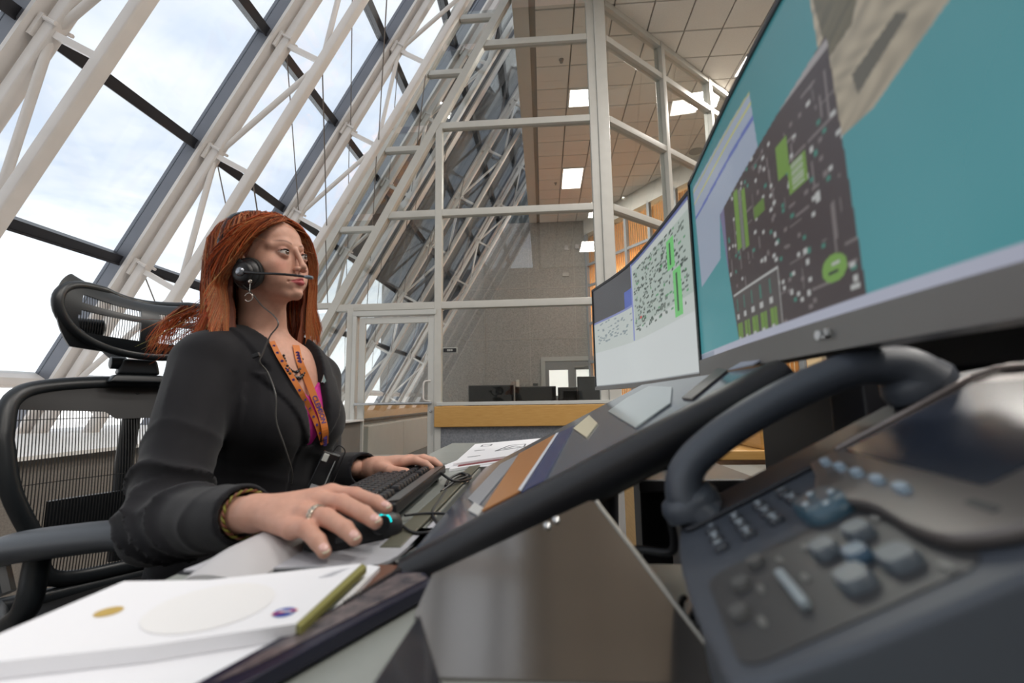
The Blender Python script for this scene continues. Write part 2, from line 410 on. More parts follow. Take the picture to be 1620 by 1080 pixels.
# ================================================================== GLASS PARTITION (y = 6.2)
YP = 6.2; D = .10
pw = empty('wall_front', (0, YP, 0), kind='structure')
ZR = [.885, 2.26, 3.61, 4.95, 6.24, CEIL]
CX = .87
def sR(z): return -2.854 + .537 * (z - 2.427)
def sL(z): return sR(z) - .66
def vpost(x0, x1, z0, z1, dy=0, d=D, nm='post', m=frame_paint):
    return MB().box((x0, YP - d/2 - .006 + dy, z0), (x1, YP + d/2 + .006 + dy, z1)).build(nm, m, pw, bevel=.006, seg=1)
light_frame = mat('frame_light', (.60, .60, .57), .4)
vpost(-1.49, -1.39, 0, 4.95)
vpost(.76, .87, .885, CEIL)
MB().box((.87, YP - .09, 0), (1.03, YP + .09, CEIL)).build('corner_post', frame_paint, pw, bevel=.008, seg=1)
for z in ZR[1:5]:
    x0 = sR(z) if z > 2.4 else -2.92
    MB().box((x0, YP - D/2, z - .05), (.76, YP + D/2, z + .05)).build('transom', frame_paint, pw, bevel=.006, seg=1)
for z in (2.30, 3.42, 4.62, 5.81, 6.7):
    MB().box((sL(z) + .09, YP - D/2, z - .04), (sR(z) - .06, YP + D/2, z + .04)).build('transom', frame_paint, pw, bevel=.006, seg=1)
def slant(f, z0, z1, w, nm='slanted_stile', dy=0):
    h = w / 2 * 1.14
    MB().hexa([(f(z0)-h, YP-D/2+dy, z0), (f(z0)+h, YP-D/2+dy, z0), (f(z0)+h, YP+D/2+dy, z0), (f(z0)-h, YP+D/2+dy, z0)],
              [(f(z1)-h, YP-D/2+dy, z1), (f(z1)+h, YP-D/2+dy, z1), (f(z1)+h, YP+D/2+dy, z1), (f(z1)-h, YP+D/2+dy, z1)]).build(nm, frame_paint, pw)
D = .124; slant(sR, 0.0, 7.6, .11)
slant(sL, 0.0, 7.6, .17); D = .10
# door opening and side light, x positions read on the partition plane
X = lambda px: at_y(px, 600, YP)[0]
dx0, dx1 = X(556), X(690)
post_l = MB().box((X(549), YP - .06, 0), (X(559), YP + .06, 2.26)).build('door_post', frame_paint, pw, bevel=.005)
d_ = empty('door_1', ((dx0 + dx1)/2, YP, 0), kind='structure')
MB().box((X(559), YP - .08, 2.13), (X(691), YP + .05, 2.20)).box((X(559), YP - .08, 0), (X(565), YP + .05, 2.13)).build('door_frame', light_frame, d_, bevel=.004)
MB().box((X(568), YP - .045, .0), (X(578), YP - .005, 2.11)).box((X(678), YP - .045, 0), (X(689), YP - .005, 2.11)).box((X(578), YP - .045, 2.02), (X(678), YP - .005, 2.11)).box((X(578), YP - .045, .02), (X(678), YP - .005, .22)).build('door_leaf', light_frame, d_, bevel=.004)
MB().box((X(578), YP - .028, .22), (X(678), YP - .022, 2.02)).build('pane', glass_in, d_)
chrome = mat('chrome', (.55, .55, .55), .25, .9)
MB().tube([(X(566), YP - .10, .905), (X(686), YP - .10, .905)], .018, 10).tube([(X(570), YP - .10, .905), (X(570), YP - .04, .905)], .012, 8).tube([(X(683), YP - .10, .905), (X(683), YP - .04, .905)], .012, 8).build('push_bar', chrome, d_, smooth=True)
MB().tube(catmull([(X(682), YP - .04, .93), (X(674), YP - .1, .95), (X(673), YP - .1, 1.05), (X(674), YP - .1, 1.19), (X(682), YP - .04, 1.21)], 5), .012, 8).build('pull_handle', white_paint, d_, smooth=True)
MB().lathe((X(683), YP - .045, .80), [(.02, 0), (.02, .01), (.012, .012)], 14, axis=(0, -1, 0)).build('lock', chrome, d_)
# glass panes of the partition
def pane(poly): MB().slab(poly, (0, .008, 0)).build('pane', glass_in, pw)
for a, b in zip(ZR[1:-1], ZR[2:]):
    z0, z1 = a + .05, b - .05
    if b < 4.96:
        pane([(sR(z0) + .06, YP, z0), (-1.49, YP, z0), (-1.49, YP, z1), (sR(z1) + .06, YP, z1)])
        pane([(-1.39, YP, z0), (.76, YP, z0), (.76, YP, z1), (-1.39, YP, z1)])
    else:
        pane([(sR(z0) + .06, YP, z0), (.76, YP, z0), (.76, YP, z1), (sR(z1) + .06, YP, z1)])
    pane([(sL(z0) + .1, YP, z0), (sR(z0) - .06, YP, z0), (sR(z1) - .06, YP, z1), (sL(z1) + .1, YP, z1)])
pane([(-1.39, YP, .92), (.76, YP, .92), (.76, YP, 2.21), (-1.39, YP, 2.21)])
pane([(sR(.05) + .06, YP, .05), (X(549), YP, .05), (X(549), YP, 2.21), (sR(2.21) + .06, YP, 2.21)])
pane([(sL(.9) + .1, YP, .9), (sR(.9) - .06, YP, .9), (sR(2.2) - .06, YP, 2.2), (sL(2.2) + .1, YP, 2.2)])
# sill, wood rail and fabric knee panel right of the door
MB().box((-1.44, YP - .11, .868), (CX + .1, YP + .08, .915)).build('sill', light_frame, pw, bevel=.004)
MB().box((-1.47, YP - .12, .585), (CX + .35, YP - .02, .862)).build('wood_rail', wood, pw, bevel=.012)
bluefab = mat('blue_grey_fabric', (.17, .185, .21), .95, noise=.45, nscale=45, bump=.5, bscale=150, col2=(.28, .29, .32))
MB().box((-1.39, YP - .06, 0), (CX + .3, YP + .04, .6)).build('fabric_panel', bluefab, pw)
MB().box((-1.47, YP - .07, 0), (-1.39, YP + .05, .87)).build('post', light_frame, pw)

# ================================================================== ANGLED GLASS WALL
dv_ = np.array([.759, .651, 0]); nv = np.array([.651, -.759, 0]); C0 = np.array([.95, YP, 0])
pa = empty('wall_angled', tuple(C0), kind='structure')
def ap(t, z, o=0): return C0 + dv_ * t + nv * o + np.array([0, 0, z])
TS = [.04, 1.50, 2.98, 4.46, 5.94, 7.4, 8.9]
for t in TS[1:]:
    MB().obox(ap(t, (CEIL)/2), dv_, nv, (0, 0, 1), .09, .152, CEIL).build('post', frame_paint, pa, bevel=.006, seg=1)
for z in ZR[:-1] + [CEIL - .05]:
    for a, b in zip(TS[:-1], TS[1:]):
        MB().obox(ap((a+b)/2, z), dv_, nv, (0, 0, 1), b - a - .09, .13, .1).build('transom', frame_paint, pa, bevel=.006, seg=1)
for z0, z1 in zip(ZR[:-1], ZR[1:]):
    for a, b in zip(TS[:-1], TS[1:]):
        MB().obox(ap((a+b)/2, (z0+z1)/2), dv_, nv, (0, 0, 1), b - a - .09, .008, z1 - z0 - .1).build('pane', glass_in, pa)
MB().obox(ap(4.5, .42), dv_, nv, (0, 0, 1), 8.9, .1, .84).build('knee_panel', bluefab, pa)

# ================================================================== AMBER LIT BLINDS beyond
bl = empty('wall_blinds', (1.6, 14.8, 0), kind='structure')
P0 = np.array([1.55, 14.8, 0]); P1 = np.array([5.2, 9.2, 0]); bd = (P1 - P0); BL = np.linalg.norm(bd); bd /= BL; bn = np.array([bd[1], -bd[0], 0])
if bn @ (CAM - P0) < 0: bn = -bn
MB().obox((P0 + P1)/2 + np.array([0, 0, CEIL - .26]) , bd, bn, (0, 0, 1), BL, .2, .55).build('header', frame_paint, bl)
MB().obox((P0 + P1)/2 + np.array([0, 0, .45]), bd, bn, (0, 0, 1), BL, .2, .9).build('knee_panel', bluefab, bl)
for k in range(8):
    MB().obox(P0 + bd * (.05 + k * .93) + np.array([0, 0, 3.6]) + bn*.05, bd, bn, (0, 0, 1), .09, .1, 5.6).build('post', mat('blue_grey_frame', (.26, .28, .30), .5), bl)
for z in (2.1, 3.35, 4.6, 5.3): MB().obox((P0+P1)/2 + np.array([0, 0, z]) + bn*.05, bd, bn, (0, 0, 1), BL, .06, .08).build('transom', MATS['blue_grey_frame'], bl)
m = bpy.data.materials.new('amber_blind'); m.use_nodes = True; t = m.node_tree; t.nodes.clear()
o_ = N(t, 'ShaderNodeOutputMaterial'); a_ = N(t, 'ShaderNodeBsdfTranslucent'); b_ = N(t, 'ShaderNodeBsdfDiffuse'); mx_ = N(t, 'ShaderNodeMixShader')
a_.inputs[0].default_value = (.95, .60, .22, 1); b_.inputs[0].default_value = (.62, .44, .22, 1); mx_.inputs[0].default_value = .6
t.links.new(b_.outputs[0], mx_.inputs[1]); t.links.new(a_.outputs[0], mx_.inputs[2]); t.links.new(mx_.outputs[0], o_.inputs[0])
ns = int(BL / .085)
sm = MB().obox(P0 + np.array([0, 0, 3.6]), bd * .93 + bn * .36, bn, (0, 0, 1), .092, .004, 5.3).build('blind_slat', m, bl)
for k in range(ns):
    o = sm if k == 0 else sm.copy()
    if k: COL.objects.link(o); o.parent = bl
    o.location = tuple(P0 + bd * (.04 + k * .085) - bn * .08 - np.array(bl.location))
# warm lamps in the room behind the blinds
for s_, pw_, z_ in ((.9, 220, 5.4), (2.6, 330, 5.4), (4.6, 240, 5.4)):
    ld = bpy.data.lights.new('warm_lamp', 'AREA'); ld.energy = pw_; ld.size = .8; ld.color = (1, .80, .50)
    lo = bpy.data.objects.new('warm_lamp', ld); COL.objects.link(lo); lo.location = tuple(P0 + bd * s_ - bn * 1.7 + np.array([0, 0, z_]))
    lo.rotation_euler = (0, 0, 0)
# main room: unseen area lamps added as fill; then lamps for the panels beyond
for x, y in ((2.2, -1.5), (5.2, -1.5), (2.2, 2.2), (5.2, 2.2), (2.2, -5), (6.5, 3.0)):
    ld = bpy.data.lights.new('panel_and_fill_lamp', 'AREA'); ld.energy = 125; ld.shape = 'RECTANGLE'; ld.size = 1.2; ld.size_y = 1.2; ld.color = (1, .95, .89)
    lo = bpy.data.objects.new('panel_and_fill_lamp', ld); COL.objects.link(lo); lo.location = (x, y, CEIL - .03)
for x, y in ((1.5, 8.5), (1.3, 11.8), (3.8, 8.2)):
    ld = bpy.data.lights.new('panel_and_fill_lamp', 'AREA'); ld.energy = 150; ld.shape = 'SQUARE'; ld.size = .55; ld.color = (1, .95, .89)
    lo = bpy.data.objects.new('panel_and_fill_lamp', ld); COL.objects.link(lo); lo.location = (x, y, CEIL - .03)
# ================================================================== CONSOLE DESK AND THINGS ON IT
def srgb(r, g, b):
    f = lambda c: (c/255/12.92) if c/255 <= .04045 else ((c/255 + .055)/1.055) ** 2.4
    return (f(r), f(g), f(b))
DZ = .74
laminate = mat('grey_laminate', srgb(150, 154, 150), .25, noise=.06, nscale=12)
desk = empty('console_desk', (-.1, .8, 0), 'pale grey laminate console desk the woman sits at, under keyboard and mouse pad', 'desk')
top = [(-.425, -.3), (1.0, -.3), (1.0, .57), (.0, .57), (.0, .495), (-.185, .495), (-.185, 2.1), (-.425, 2.1)]
MB().slab([(x, y, DZ - .035) for x, y in top], (0, 0, .035)).build('desktop', laminate, desk, bevel=.006)
MB().box((-.33, .6, .04), (-.19, 2.08, DZ - .036)).box((.0, -.28, .04), (.45, .05, DZ - .036)).build('pedestal', dark_metal, desk, bevel=.01)
MB().slab([(-.215, .60, DZ + .0005), (-.187, .60, DZ + .0005), (-.187, 2.05, DZ + .0005), (-.215, 2.05, DZ + .0005)], (0, 0, .006)).build('cable_channel', mat('olive_trim', srgb(96, 94, 80), .4), desk, bevel=.002)

def screen_grid(fn, nu, nv, rgb, name, m, parent, ddir=(-1, 0, 0)):
    """fn(u,v)->xyz arrays; rgb(u,v)->colour per vertex"""
    u, v = np.meshgrid(np.linspace(0, 1, nu), np.linspace(0, 1, nv), indexing='ij')
    P = fn(u.ravel(), v.ravel()) - wloc(parent)
    idx = np.arange(nu*nv).reshape(nu, nv)
    q = np.stack([idx[:-1, :-1], idx[1:, :-1], idx[1:, 1:], idx[:-1, 1:]], -1).reshape(-1, 4)
    me = bpy.data.meshes.new(name); me.from_pydata(P.tolist(), [], q.tolist())
    ca = me.color_attributes.new('Col', 'FLOAT_COLOR', 'POINT')
    c = np.ones((nu*nv, 4)); c[:, :3] = rgb(u.ravel(), v.ravel())
    ca.data.foreach_set('color', c.ravel())
    return link(name, me, m, parent, smooth=True)
def inpoly(px, py, poly):
    r = np.zeros(px.shape, bool); n = len(poly)
    for i in range(n):
        x0, y0 = poly[i]; x1, y1 = poly[(i+1) % n]
        c = ((y0 > py) != (y1 > py)) & (px < (x1-x0)*(py-y0)/(y1-y0+1e-12) + x0); r ^= c
    return r
rs = np.random.RandomState(3)
def near_rgb(u, v):
    C = np.zeros((len(u), 3)); s = lambda *c: np.array(srgb(*c))
    C[:] = s(78, 158, 166); C = C*(1 - .35*v[:, None]**1.2)
    # aerial beach picture
    def P(l): return [near_uv(*p) for p in l]
    b = inpoly(u, v, P([(1272, -60), (1560, -60), (1505, 0), (1385, 170), (1334, 216), (1300, 100)]))
    n = np.sin(u*160 + 9*np.sin(v*22))*.5 + np.sin(u*67 - v*90)*.5
    C[b] = s(164, 154, 134) * (1 + .22*n[b, None])
    b2 = inpoly(u, v, P([(1272, -60), (1370, -60), (1350, 40), (1312, 95)])); C[b2] = s(98, 92, 72) * (1 + .2*n[b2, None])
    b3 = inpoly(u, v, P([(1350, 120), (1420, 20), (1440, 20), (1360, 150)])); C[b3] = s(92, 88, 76)
    # pale spreadsheet window
    w = inpoly(u, v, P([(1096, 300), (1186, 146), (1200, 236), (1139, 342), (1140, 410), (1110, 455)]))
    C[w] = s(160, 172, 192)
    for a, b_, col, wd in (((1105, 312), (1188, 165), s(190, 190, 120), .006), ((1110, 330), (1190, 190), s(96, 112, 180), .010), ((1100, 300), (1185, 150), s(176, 176, 130), .006)):
        (ua, va), (ub, vb) = near_uv(*a), near_uv(*b_)
        t = np.clip((u - ua)/(ub - ua + 1e-9), 0, 1); C[w & (np.abs(v - (va + (vb - va)*t)) < wd)] = col
    # dark schematic window
    Q = P([(1309, 57), (1377, 484), (1170, 540), (1139, 341)])
    k = inpoly(u, v, Q); C[k] = s(66, 56, 58)
    # window-local coordinates
    (u0, v0), (u1, v1) = near_uv(1155, 539), near_uv(1377, 484)
    vt = near_uv(1309, 57)[1]
    a = (u - u0)/(u1 - u0); h = (v - min(v0, v1))/(vt - min(v0, v1))
    def rect(x0, y0, x1, y1, col): m_ = k & (a > x0) & (a < x1) & (h > y0) & (h < y1); C[m_] = col
    gr, wh, gy, tl, lv = s(112, 150, 62), s(190, 192, 190), s(120, 112, 112), s(60, 130, 115), s(120, 115, 150)
    rect(.0, 0, .06, 1, lv); rect(.0, .13, .06, .2, s(70, 75, 140)); rect(.02, .19, .05, .21, s(190, 80, 60))
    rect(.06, .955, 1, .985, s(160, 155, 155))
    for i in range(70):
        x, y = rs.rand()*.9 + .06, rs.rand()*.9 + .02
        if rs.rand() < .5: rect(x, y, x + .008, y + rs.rand()*.2, gy)
        else: rect(x, y, x + rs.rand()*.16, y + .010, gy)
    for i in range(150):
        x, y = rs.rand()*.9 + .07, rs.rand()*.9 + .02; rect(x, y, x + .02, y + .018, [wh, wh, tl, gy][rs.randint(4)])
    rect(.20, .52, .25, .86, gr); rect(.255, .5, .29, .84, s(120, 122, 118)); rect(.295, .5, .33, .82, gr)
    rect(.62, .66, .70, .82, gr); rect(.69, .56, .80, .68, gr); rect(.40, .60, .5, .66, gr*.7)
    for i in range(8): rect(.71, .57 + i*.014, .78, .576 + i*.014, wh)
    rect(.10, .0, .56, .30, s(80, 74, 74)); rect(.10, .29, .56, .30, wh); rect(.555, .0, .562, .3, wh)
    for i in range(5):
        x = .13 + i*.085; rect(x, .02, x + .03, .13, gr); rect(x + .035, .02, x + .055, .13, gr); rect(x + .005, .03, x + .03, .05, wh); rect(x, .15, x + .03, .18, wh); rect(x + .01, .20, x + .02, .27, tl)
    cc = k & (((a - .88)/.058)**2 + ((h - .17)/.050)**2 < 1); C[cc] = s(120, 165, 75); rect(.85, .15, .9, .165, s(40, 50, 45)); rect(.87, .18, .91, .19, wh)
    rect(.10, -.02, .62, .012, s(170, 165, 165))
    C[v < .03] = s(186, 190, 208)
    C[(v < .028) & (u > .0) & (u < .12)] = s(150, 160, 178)
    return C
def far_rgb(u, v):
    s = lambda *c: np.array(srgb(*c)); C = np.zeros((len(u), 3)); C[:] = s(208, 216, 212)
    d = (u < .42) & (v > .66); C[d] = s(78, 78, 82)
    C[(u > .34) & (u < .42) & (v > .66) & (v < .8)] = s(84, 104, 190)
    C[(u < .42) & (v < .66) & (v > .64)] = s(140, 150, 205)
    C[(u > .42) & (v > .975)] = s(110, 120, 170); C[(u > .415) & (u < .43) & (v > .35)] = s(140, 150, 215)
    C[(u > .44) & (v > .45) & (v < .93)] = s(186, 200, 192)
    for i in range(360):
        x, y = .44 + rs.rand()*.5, .40 + rs.rand()*.52; w_ = .006 + rs.rand()*.02
        C[(u > x) & (u < x + w_) & (v > y) & (v < y + .014)] = [s(70, 84, 78), s(110, 124, 116), s(90, 160, 110)][rs.choice(3, p=[.5, .42, .08])]
    for i in range(60):
        x, y = .04 + rs.rand()*.36, .42 + rs.rand()*.2
        C[(u > x) & (u < x + .02) & (v > y) & (v < y + .012)] = s(150, 164, 168)
    for x0, x1, y0, y1 in ((.80, .86, .68, .88), (.84, .90, .36, .66)):
        b = (u > x0) & (u < x1) & (v > y0) & (v < y1); C[b] = s(120, 214, 124)
        b = (u > x0 + .02) & (u < x0 + .036) & (v > y0 + .03) & (v < y1 - .03); C[b] = s(60, 90, 66)
    C[(u > .5) & (u < .52) & (v > .5) & (v < .52)] = s(215, 70, 60)
    C[v < .34] = s(222, 228, 228); C[v < .012] = s(160, 166, 170)  # pale lower part: window and desk reflection painted into the screen colour
    return C
glossblk = mat('gloss_black', (.012, .012, .014), .2)
silver = mat('silver_plastic', srgb(128, 126, 124), .35, .3)
def monitor(name, label, pts, z0, z1, rgb, res, chin, strength, logo=None):
    pts = np.array(catmull(pts, 10)); L = np.r_[0, np.cumsum(np.linalg.norm(np.diff(pts, axis=0), axis=1))]; L /= L[-1]
    e = empty(name, (pts[len(pts)//2][0] + .05, pts[len(pts)//2][1], DZ), label, 'monitor')
    fn = lambda u, v: np.stack([np.interp(u, L, pts[:, 0]), np.interp(u, L, pts[:, 1]), z0 + (z1 - z0)*v], -1)
    screen_grid(fn, *res, rgb, 'screen', screen_mat(name + '_screen', strength), e)
    b = MB()
    def strip(za, zb, xo, th, ua=0, ub=1):
        k = len(b.v); us = np.linspace(ua, ub, 24)
        for u in us:
            x, y = np.interp(u, L, pts[:, 0]), np.interp(u, L, pts[:, 1])
            for dx, z in ((xo, za), (xo + th, za), (xo + th, zb), (xo, zb)): b.v.append((x + dx, y, z))
        for i in range(23):
            for j in range(4): b.f.append((k + i*4 + j, k + i*4 + (j+1) % 4, k + i*4 + 4 + (j+1) % 4, k + i*4 + 4 + j))
        b.f.append((k, k+1, k+2, k+3)); b.f.append((k + 95, k + 94, k + 93, k + 92))
    strip(z1, z1 + .008, -.003, .03); strip(z0, z1, .002, .028)
    b.build('back_shell', black_plastic, e)
    b = MB(); strip(z0 - .004, z1 + .006, -.004, .03, 0, .008); b.build('side_bezel', glossblk, e)
    b = MB(); strip(z0 - .004, z1 + .006, -.004, .03, .992, 1); b.build('side_bezel', glossblk, e)
    b = MB(); strip(z0 - chin, z0, -.004, .03); b.build('chin', silver, e)
    mid = pts[len(pts)//2]
    MB().box((mid[0] + .03, mid[1] - .05, z0 + .05), (mid[0] + .085, mid[1] + .05, z0 + .2)).box((mid[0] + .06, mid[1] - .03, DZ + .006), (mid[0] + .085, mid[1] + .03, z0 + .1)).build('stand_neck', dark_metal, e, bevel=.004)
    MB().box((mid[0] - .02, mid[1] - .12, DZ + .0005), (mid[0] + .14, mid[1] + .12, DZ + .010)).build('stand_base', dark_metal, e, bevel=.004)
    return e, fn
NPTS = [(.304, .895), (.282, .683), (.274, .589), (.266, .455), (.262, .30), (.266, .10)]
def near_uv(px, py):
    lo = at_x(px, py, .27); x = np.interp(lo[1], [p[1] for p in NPTS[::-1]], [p[0] for p in NPTS[::-1]])
    for _ in range(3): lo = at_x(px, py, x); x = np.interp(lo[1], [p[1] for p in NPTS[::-1]], [p[0] for p in NPTS[::-1]])
    return ((.895 - lo[1])/.795, (lo[2] - 1.0)/.35)
mn, nfn = monitor('curved_monitor', 'large curved monitor in front of the desk phone showing teal desktop and dark schematic', NPTS, 1.0, 1.352, near_rgb, (520, 240), .030, .62)
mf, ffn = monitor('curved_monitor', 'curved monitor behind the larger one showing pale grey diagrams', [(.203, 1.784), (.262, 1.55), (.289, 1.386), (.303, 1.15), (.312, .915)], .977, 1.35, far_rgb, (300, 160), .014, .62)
# small maker's emblem on the chin
lc = at_x(1303, 549, .262); MB().lathe((lc[0] - .003, lc[1], .986), [(.0045, 0), (.0045, -.002)], 12, axis=(1, 0, 0)).box((lc[0] - .006, lc[1] - .016, .982), (lc[0] - .003, lc[1] - .013, .990)).box((lc[0] - .006, lc[1] - .016, .982), (lc[0] - .003, lc[1] - .009, .984)).build('emblem', mat('emblem_white', (.7, .7, .7), .4), mn)
# monitors stand on a raised black equipment console
con = empty('equipment_console', (.6, .6, 0), 'black equipment console standing behind and below the curved monitors', 'console')
MB().box((.47, -.28, .0), (.98, 1.02, DZ - .036)).build('cabinet', black_plastic, con, bevel=.01)
MB().box((.50, -.25, DZ + .001), (.98, .56, .955)).box((.46, .57, DZ - .036), (.98, 1.02, .955)).box((.52, -.25, .956), (.98, .80, 1.14)).build('hutch', black_plastic, con, bevel=.01)
con2 = empty('monitor_shelf', (.3, 1.4, 0), 'black shelf under the paler curved monitor', 'shelf')
MB().box((.22, 1.12, DZ - .03), (.50, 1.62, DZ)).box((.26, 1.32, .0), (.34, 1.42, DZ - .03)).build('shelf_board', black_plastic, con2, bevel=.005)

# ---- sloped display slab with thick black nosing
A = np.array([-.165, .53, .752]); B = np.array([.262, .53, .968]); eu = (B - A)/np.linalg.norm(B - A); LU = np.linalg.norm(B - A); LV = .68
ev = np.array([0, 1., 0]); en = np.cross(eu, ev); en = en if en[2] > 0 else -en
sl = empty('sloped_display', (0, .9, DZ), 'sloped glass-topped console display with thick black rounded edge', 'display')
def sp(u, v, w=0): return A + eu*u + ev*v + en*w
poly = []
b = MB(); prof = [(-.0, -.046), (-.014, -.042), (-.022, -.030), (-.024, -.016), (-.018, -.004), (-.006, .002), (.012, .002)]
k = len(b.v); n = len(prof)
for u in (0, LU):
    for (y, w) in prof + [(.012, -.046)]: b.v.append(tuple(sp(u, y, w)))
m_ = n + 1
for j in range(m_): b.f.append((j, (j+1) % m_, m_ + (j+1) % m_, m_ + j))
b.f.append(tuple(range(m_))[::-1]); b.f.append(tuple(range(m_, 2*m_)))
b.build('rounded_edge', mat('black_rubber', (.012, .012, .015), .38), sl, smooth=True)
MB().slab([sp(0, .012, -.046), sp(LU, .012, -.046), sp(LU, LV, -.046), sp(0, LV, -.046)], en*.044).build('body', black_plastic, sl, bevel=.004)
MB().slab([sp(-.016, -.01, -.046), sp(0, -.01, -.046), sp(0, LV, -.046), sp(-.016, LV, -.046)], en*.034).build('lower_lip', mat('olive_trim2', srgb(70, 68, 62), .4), sl, bevel=.003)
MB().slab([sp(.01, .016, -.0015), sp(LU - .01, .016, -.0015), sp(LU - .01, LV - .01, -.0015), sp(.01, LV - .01, -.0015)], en*.002).build('glass_top', mat('dark_glass', srgb(84, 90, 104), .12, spec=.8), sl)
b = MB().tube([sp(.30, .42, -.05), (sp(.30, .42)[0], .97, .03)], .022, 12).lathe((sp(.30, .42)[0], .97, 0.0), [(.16, 0), (.16, .02), (.03, .035)], 20)
b.tube([sp(.10, .20, -.05), (sp(.1, .2)[0], .73, .02)], .012, 8)
b.build('post', dark_metal, sl, smooth=True)
def sheet(name, pix, col, label, cat, h=.0012, lift=.0010, rough=.35, colm=None, group=None):
    P = [at_pl(x, y, sp(0, 0, .0), en) for x, y in pix]
    P = [p + en*lift for p in P]
    o = MB().slab(P, en*h).build(name, colm or mat('sheet_' + label.replace(' ', '_')[:24], col, rough, spec=.5), None)
    return tag(o, label, cat, group)
sheet('printed_sheet', [(741, 790), (792, 735), (823, 719), (800, 750), (757, 802)], srgb(150, 152, 158), 'grey printed schematic sheet lying low on the sloped display, left of the orange folder', 'sheet')
sheet('folder', [(764, 811), (822, 719), (883, 686), (824, 780)], srgb(176, 118, 66), 'orange-brown paper folder lying on the sloped display', 'folder', h=.002, rough=.3)
sheet('brochure', [(826, 781), (885, 686), (909, 674), (862, 763)], srgb(50, 60, 104), 'dark blue brochure beside the orange folder on the sloped display', 'brochure', h=.0015, rough=.25)
sheet('brochure_edge', [(822, 779), (881, 687), (885, 686), (826, 781)], srgb(215, 220, 228), 'thin white page edge between orange folder and blue brochure', 'paper', h=.0006, lift=.0034)
sheet('note_card', [(908, 679), (933, 658), (946, 671), (929, 694)], srgb(214, 204, 176), 'small cream note card on the sloped display', 'card', h=.002)
sheet('reflection_sheet', [(963, 652), (992, 631), (1028, 612), (1064, 614), (1062, 640), (1007, 679)], srgb(196, 204, 204), 'window reflection made as a pale flat sheet near the top of the sloped display', 'sheet', h=.002, rough=.12)  # window reflection on the glass, put in as a pale sheet
sheet('paper_label', [(1154, 587), (1180, 572), (1214, 567), (1192, 579)], srgb(188, 192, 208), 'white paper strip at the top corner of the sloped display', 'label', h=.002)
sheet('brown_strip', [(1080, 632), (1138, 584), (1152, 588), (1096, 634)], srgb(82, 72, 68), 'dark brown strip lying near the top of the sloped display', 'strip', h=.002)
sheet('torn_note', [(742, 810), (752, 797), (766, 806), (757, 818)], srgb(200, 200, 198), 'small white paper scrap by the lower edge of the orange folder', 'paper', h=.002)
# papers propped against the lower lip
ck = empty('loose_papers', (-.15, 1.1, DZ), 'loose upright sheets tucked between display lip and desk', 'papers')
for i in range(4):
    P0_ = np.array([-.135 + i*.008, 1.0 + .05*i, DZ + .004 + i*.004])
    MB().slab([P0_, P0_ + [0, .28, 0], P0_ + [.03, .28, .028], P0_ + [.03, 0, .028]], (0.001, 0, .0012)).build('sheet', mat('paper_white', srgb(226, 226, 230), .6), ck)

# ---- large schematic sheets on far end of desk
def dp(px, py, z): return at_z(px, py, z)
b = MB(); pz = DZ + .014
P = [dp(717, 733, pz), dp(752, 702, pz), dp(866, 692, pz), dp(838, 716, pz)]
lay = empty('drawing_stack', tuple(P[0]), 'stack of white technical drawings at the far end of the desk', 'papers')
MB().slab([p - [0, 0, .006] for p in P], (0, 0, .006)).build('drawing_sheet', MATS['paper_white'], lay)
MB().slab([p + [.0, -.06, -.0135] for p in P], (0, 0, .0065)).build('lower_sheet', MATS['paper_white'], lay)
MB().slab([p + [.015, -.015, -.0068] for p in P], (0, 0, .0007)).build('red_blue_sheet', mat('red_print', srgb(120, 40, 50), .6), lay)
ink = mat('grey_ink', srgb(110, 112, 118), .7)
b = MB()
def q2(s, t, z=.0005): p = P[0]*(1-s)*(1-t) + P[3]*s*(1-t) + P[1]*(1-s)*t + P[2]*s*t; return p + np.array([0, 0, z])
for a, c in (((.40, .35), (.52, .62)), ((.52, .62), (.75, .62)), ((.40, .35), (.78, .42)), ((.78, .42), (.75, .62)), ((.5, .42), (.62, .55)), ((.62, .55), (.72, .45)), ((.1, .2), (.25, .2)), ((.1, .5), (.22, .5)), ((.12, .75), (.24, .75)), ((.24, .75), (.24, .85)), ((.12, .85), (.24, .85)), ((.12, .75), (.12, .85))):
    p, q = q2(*a), q2(*c); b.beam(p, q, .006, .0006, side=(0, 0, 1) if False else np.cross(q-p, (0, 0, 1)))
b.build('printed_lines', ink, lay)
tag(MB().slab([dp(690, 742, DZ+.001), dp(730, 726, DZ+.001), dp(800, 722, DZ+.001), dp(775, 738, DZ+.001)], (0, 0, .002)).build('paper_sheet', MATS['paper_white']), 'single white sheet on the desk just in front of the technical drawings', 'paper')

# ---- keyboard
kb = empty('keyboard', (-.3, .9, DZ), 'black mechanical keyboard with raised keys under the woman\'s left hand', 'keyboard')
kx = np.array([.93, .0, 0]); K0 = np.array([-.385, .70, DZ + .012]); kdx = np.array([1., .10, .10]); kdx /= np.linalg.norm(kdx); kdy = np.array([-.03, 1., .0]); kdy /= np.linalg.norm(kdy); kup = np.cross(kdx, kdy); KW, KL = .155, .42
def kp(a, b_, c=0): return K0 + kdx*a + kdy*b_ + kup*c
MB().hexa([kp(0, 0, -.008), kp(KW, 0, -.012), kp(KW, KL, -.012), kp(0, KL, -.008)], [kp(0, 0, .008), kp(KW, 0, .008), kp(KW, KL, .008), kp(0, KL, .008)]).build('case', black_plastic, kb, bevel=.004)
MB().hexa([kp(KW - .018, .01, .0085), kp(KW, .01, .0085), kp(KW, KL, .0085), kp(KW - .018, KL, .0085)], [kp(KW - .018, .01, .0105), kp(KW + .004, .01, .0105), kp(KW + .004, KL, .0105), kp(KW - .018, KL, .0105)]).build('top_plate', mat('satin_grey', srgb(96, 96, 96), .3, .4), kb)
keym = mat('key_plastic', srgb(34, 34, 37), .35)
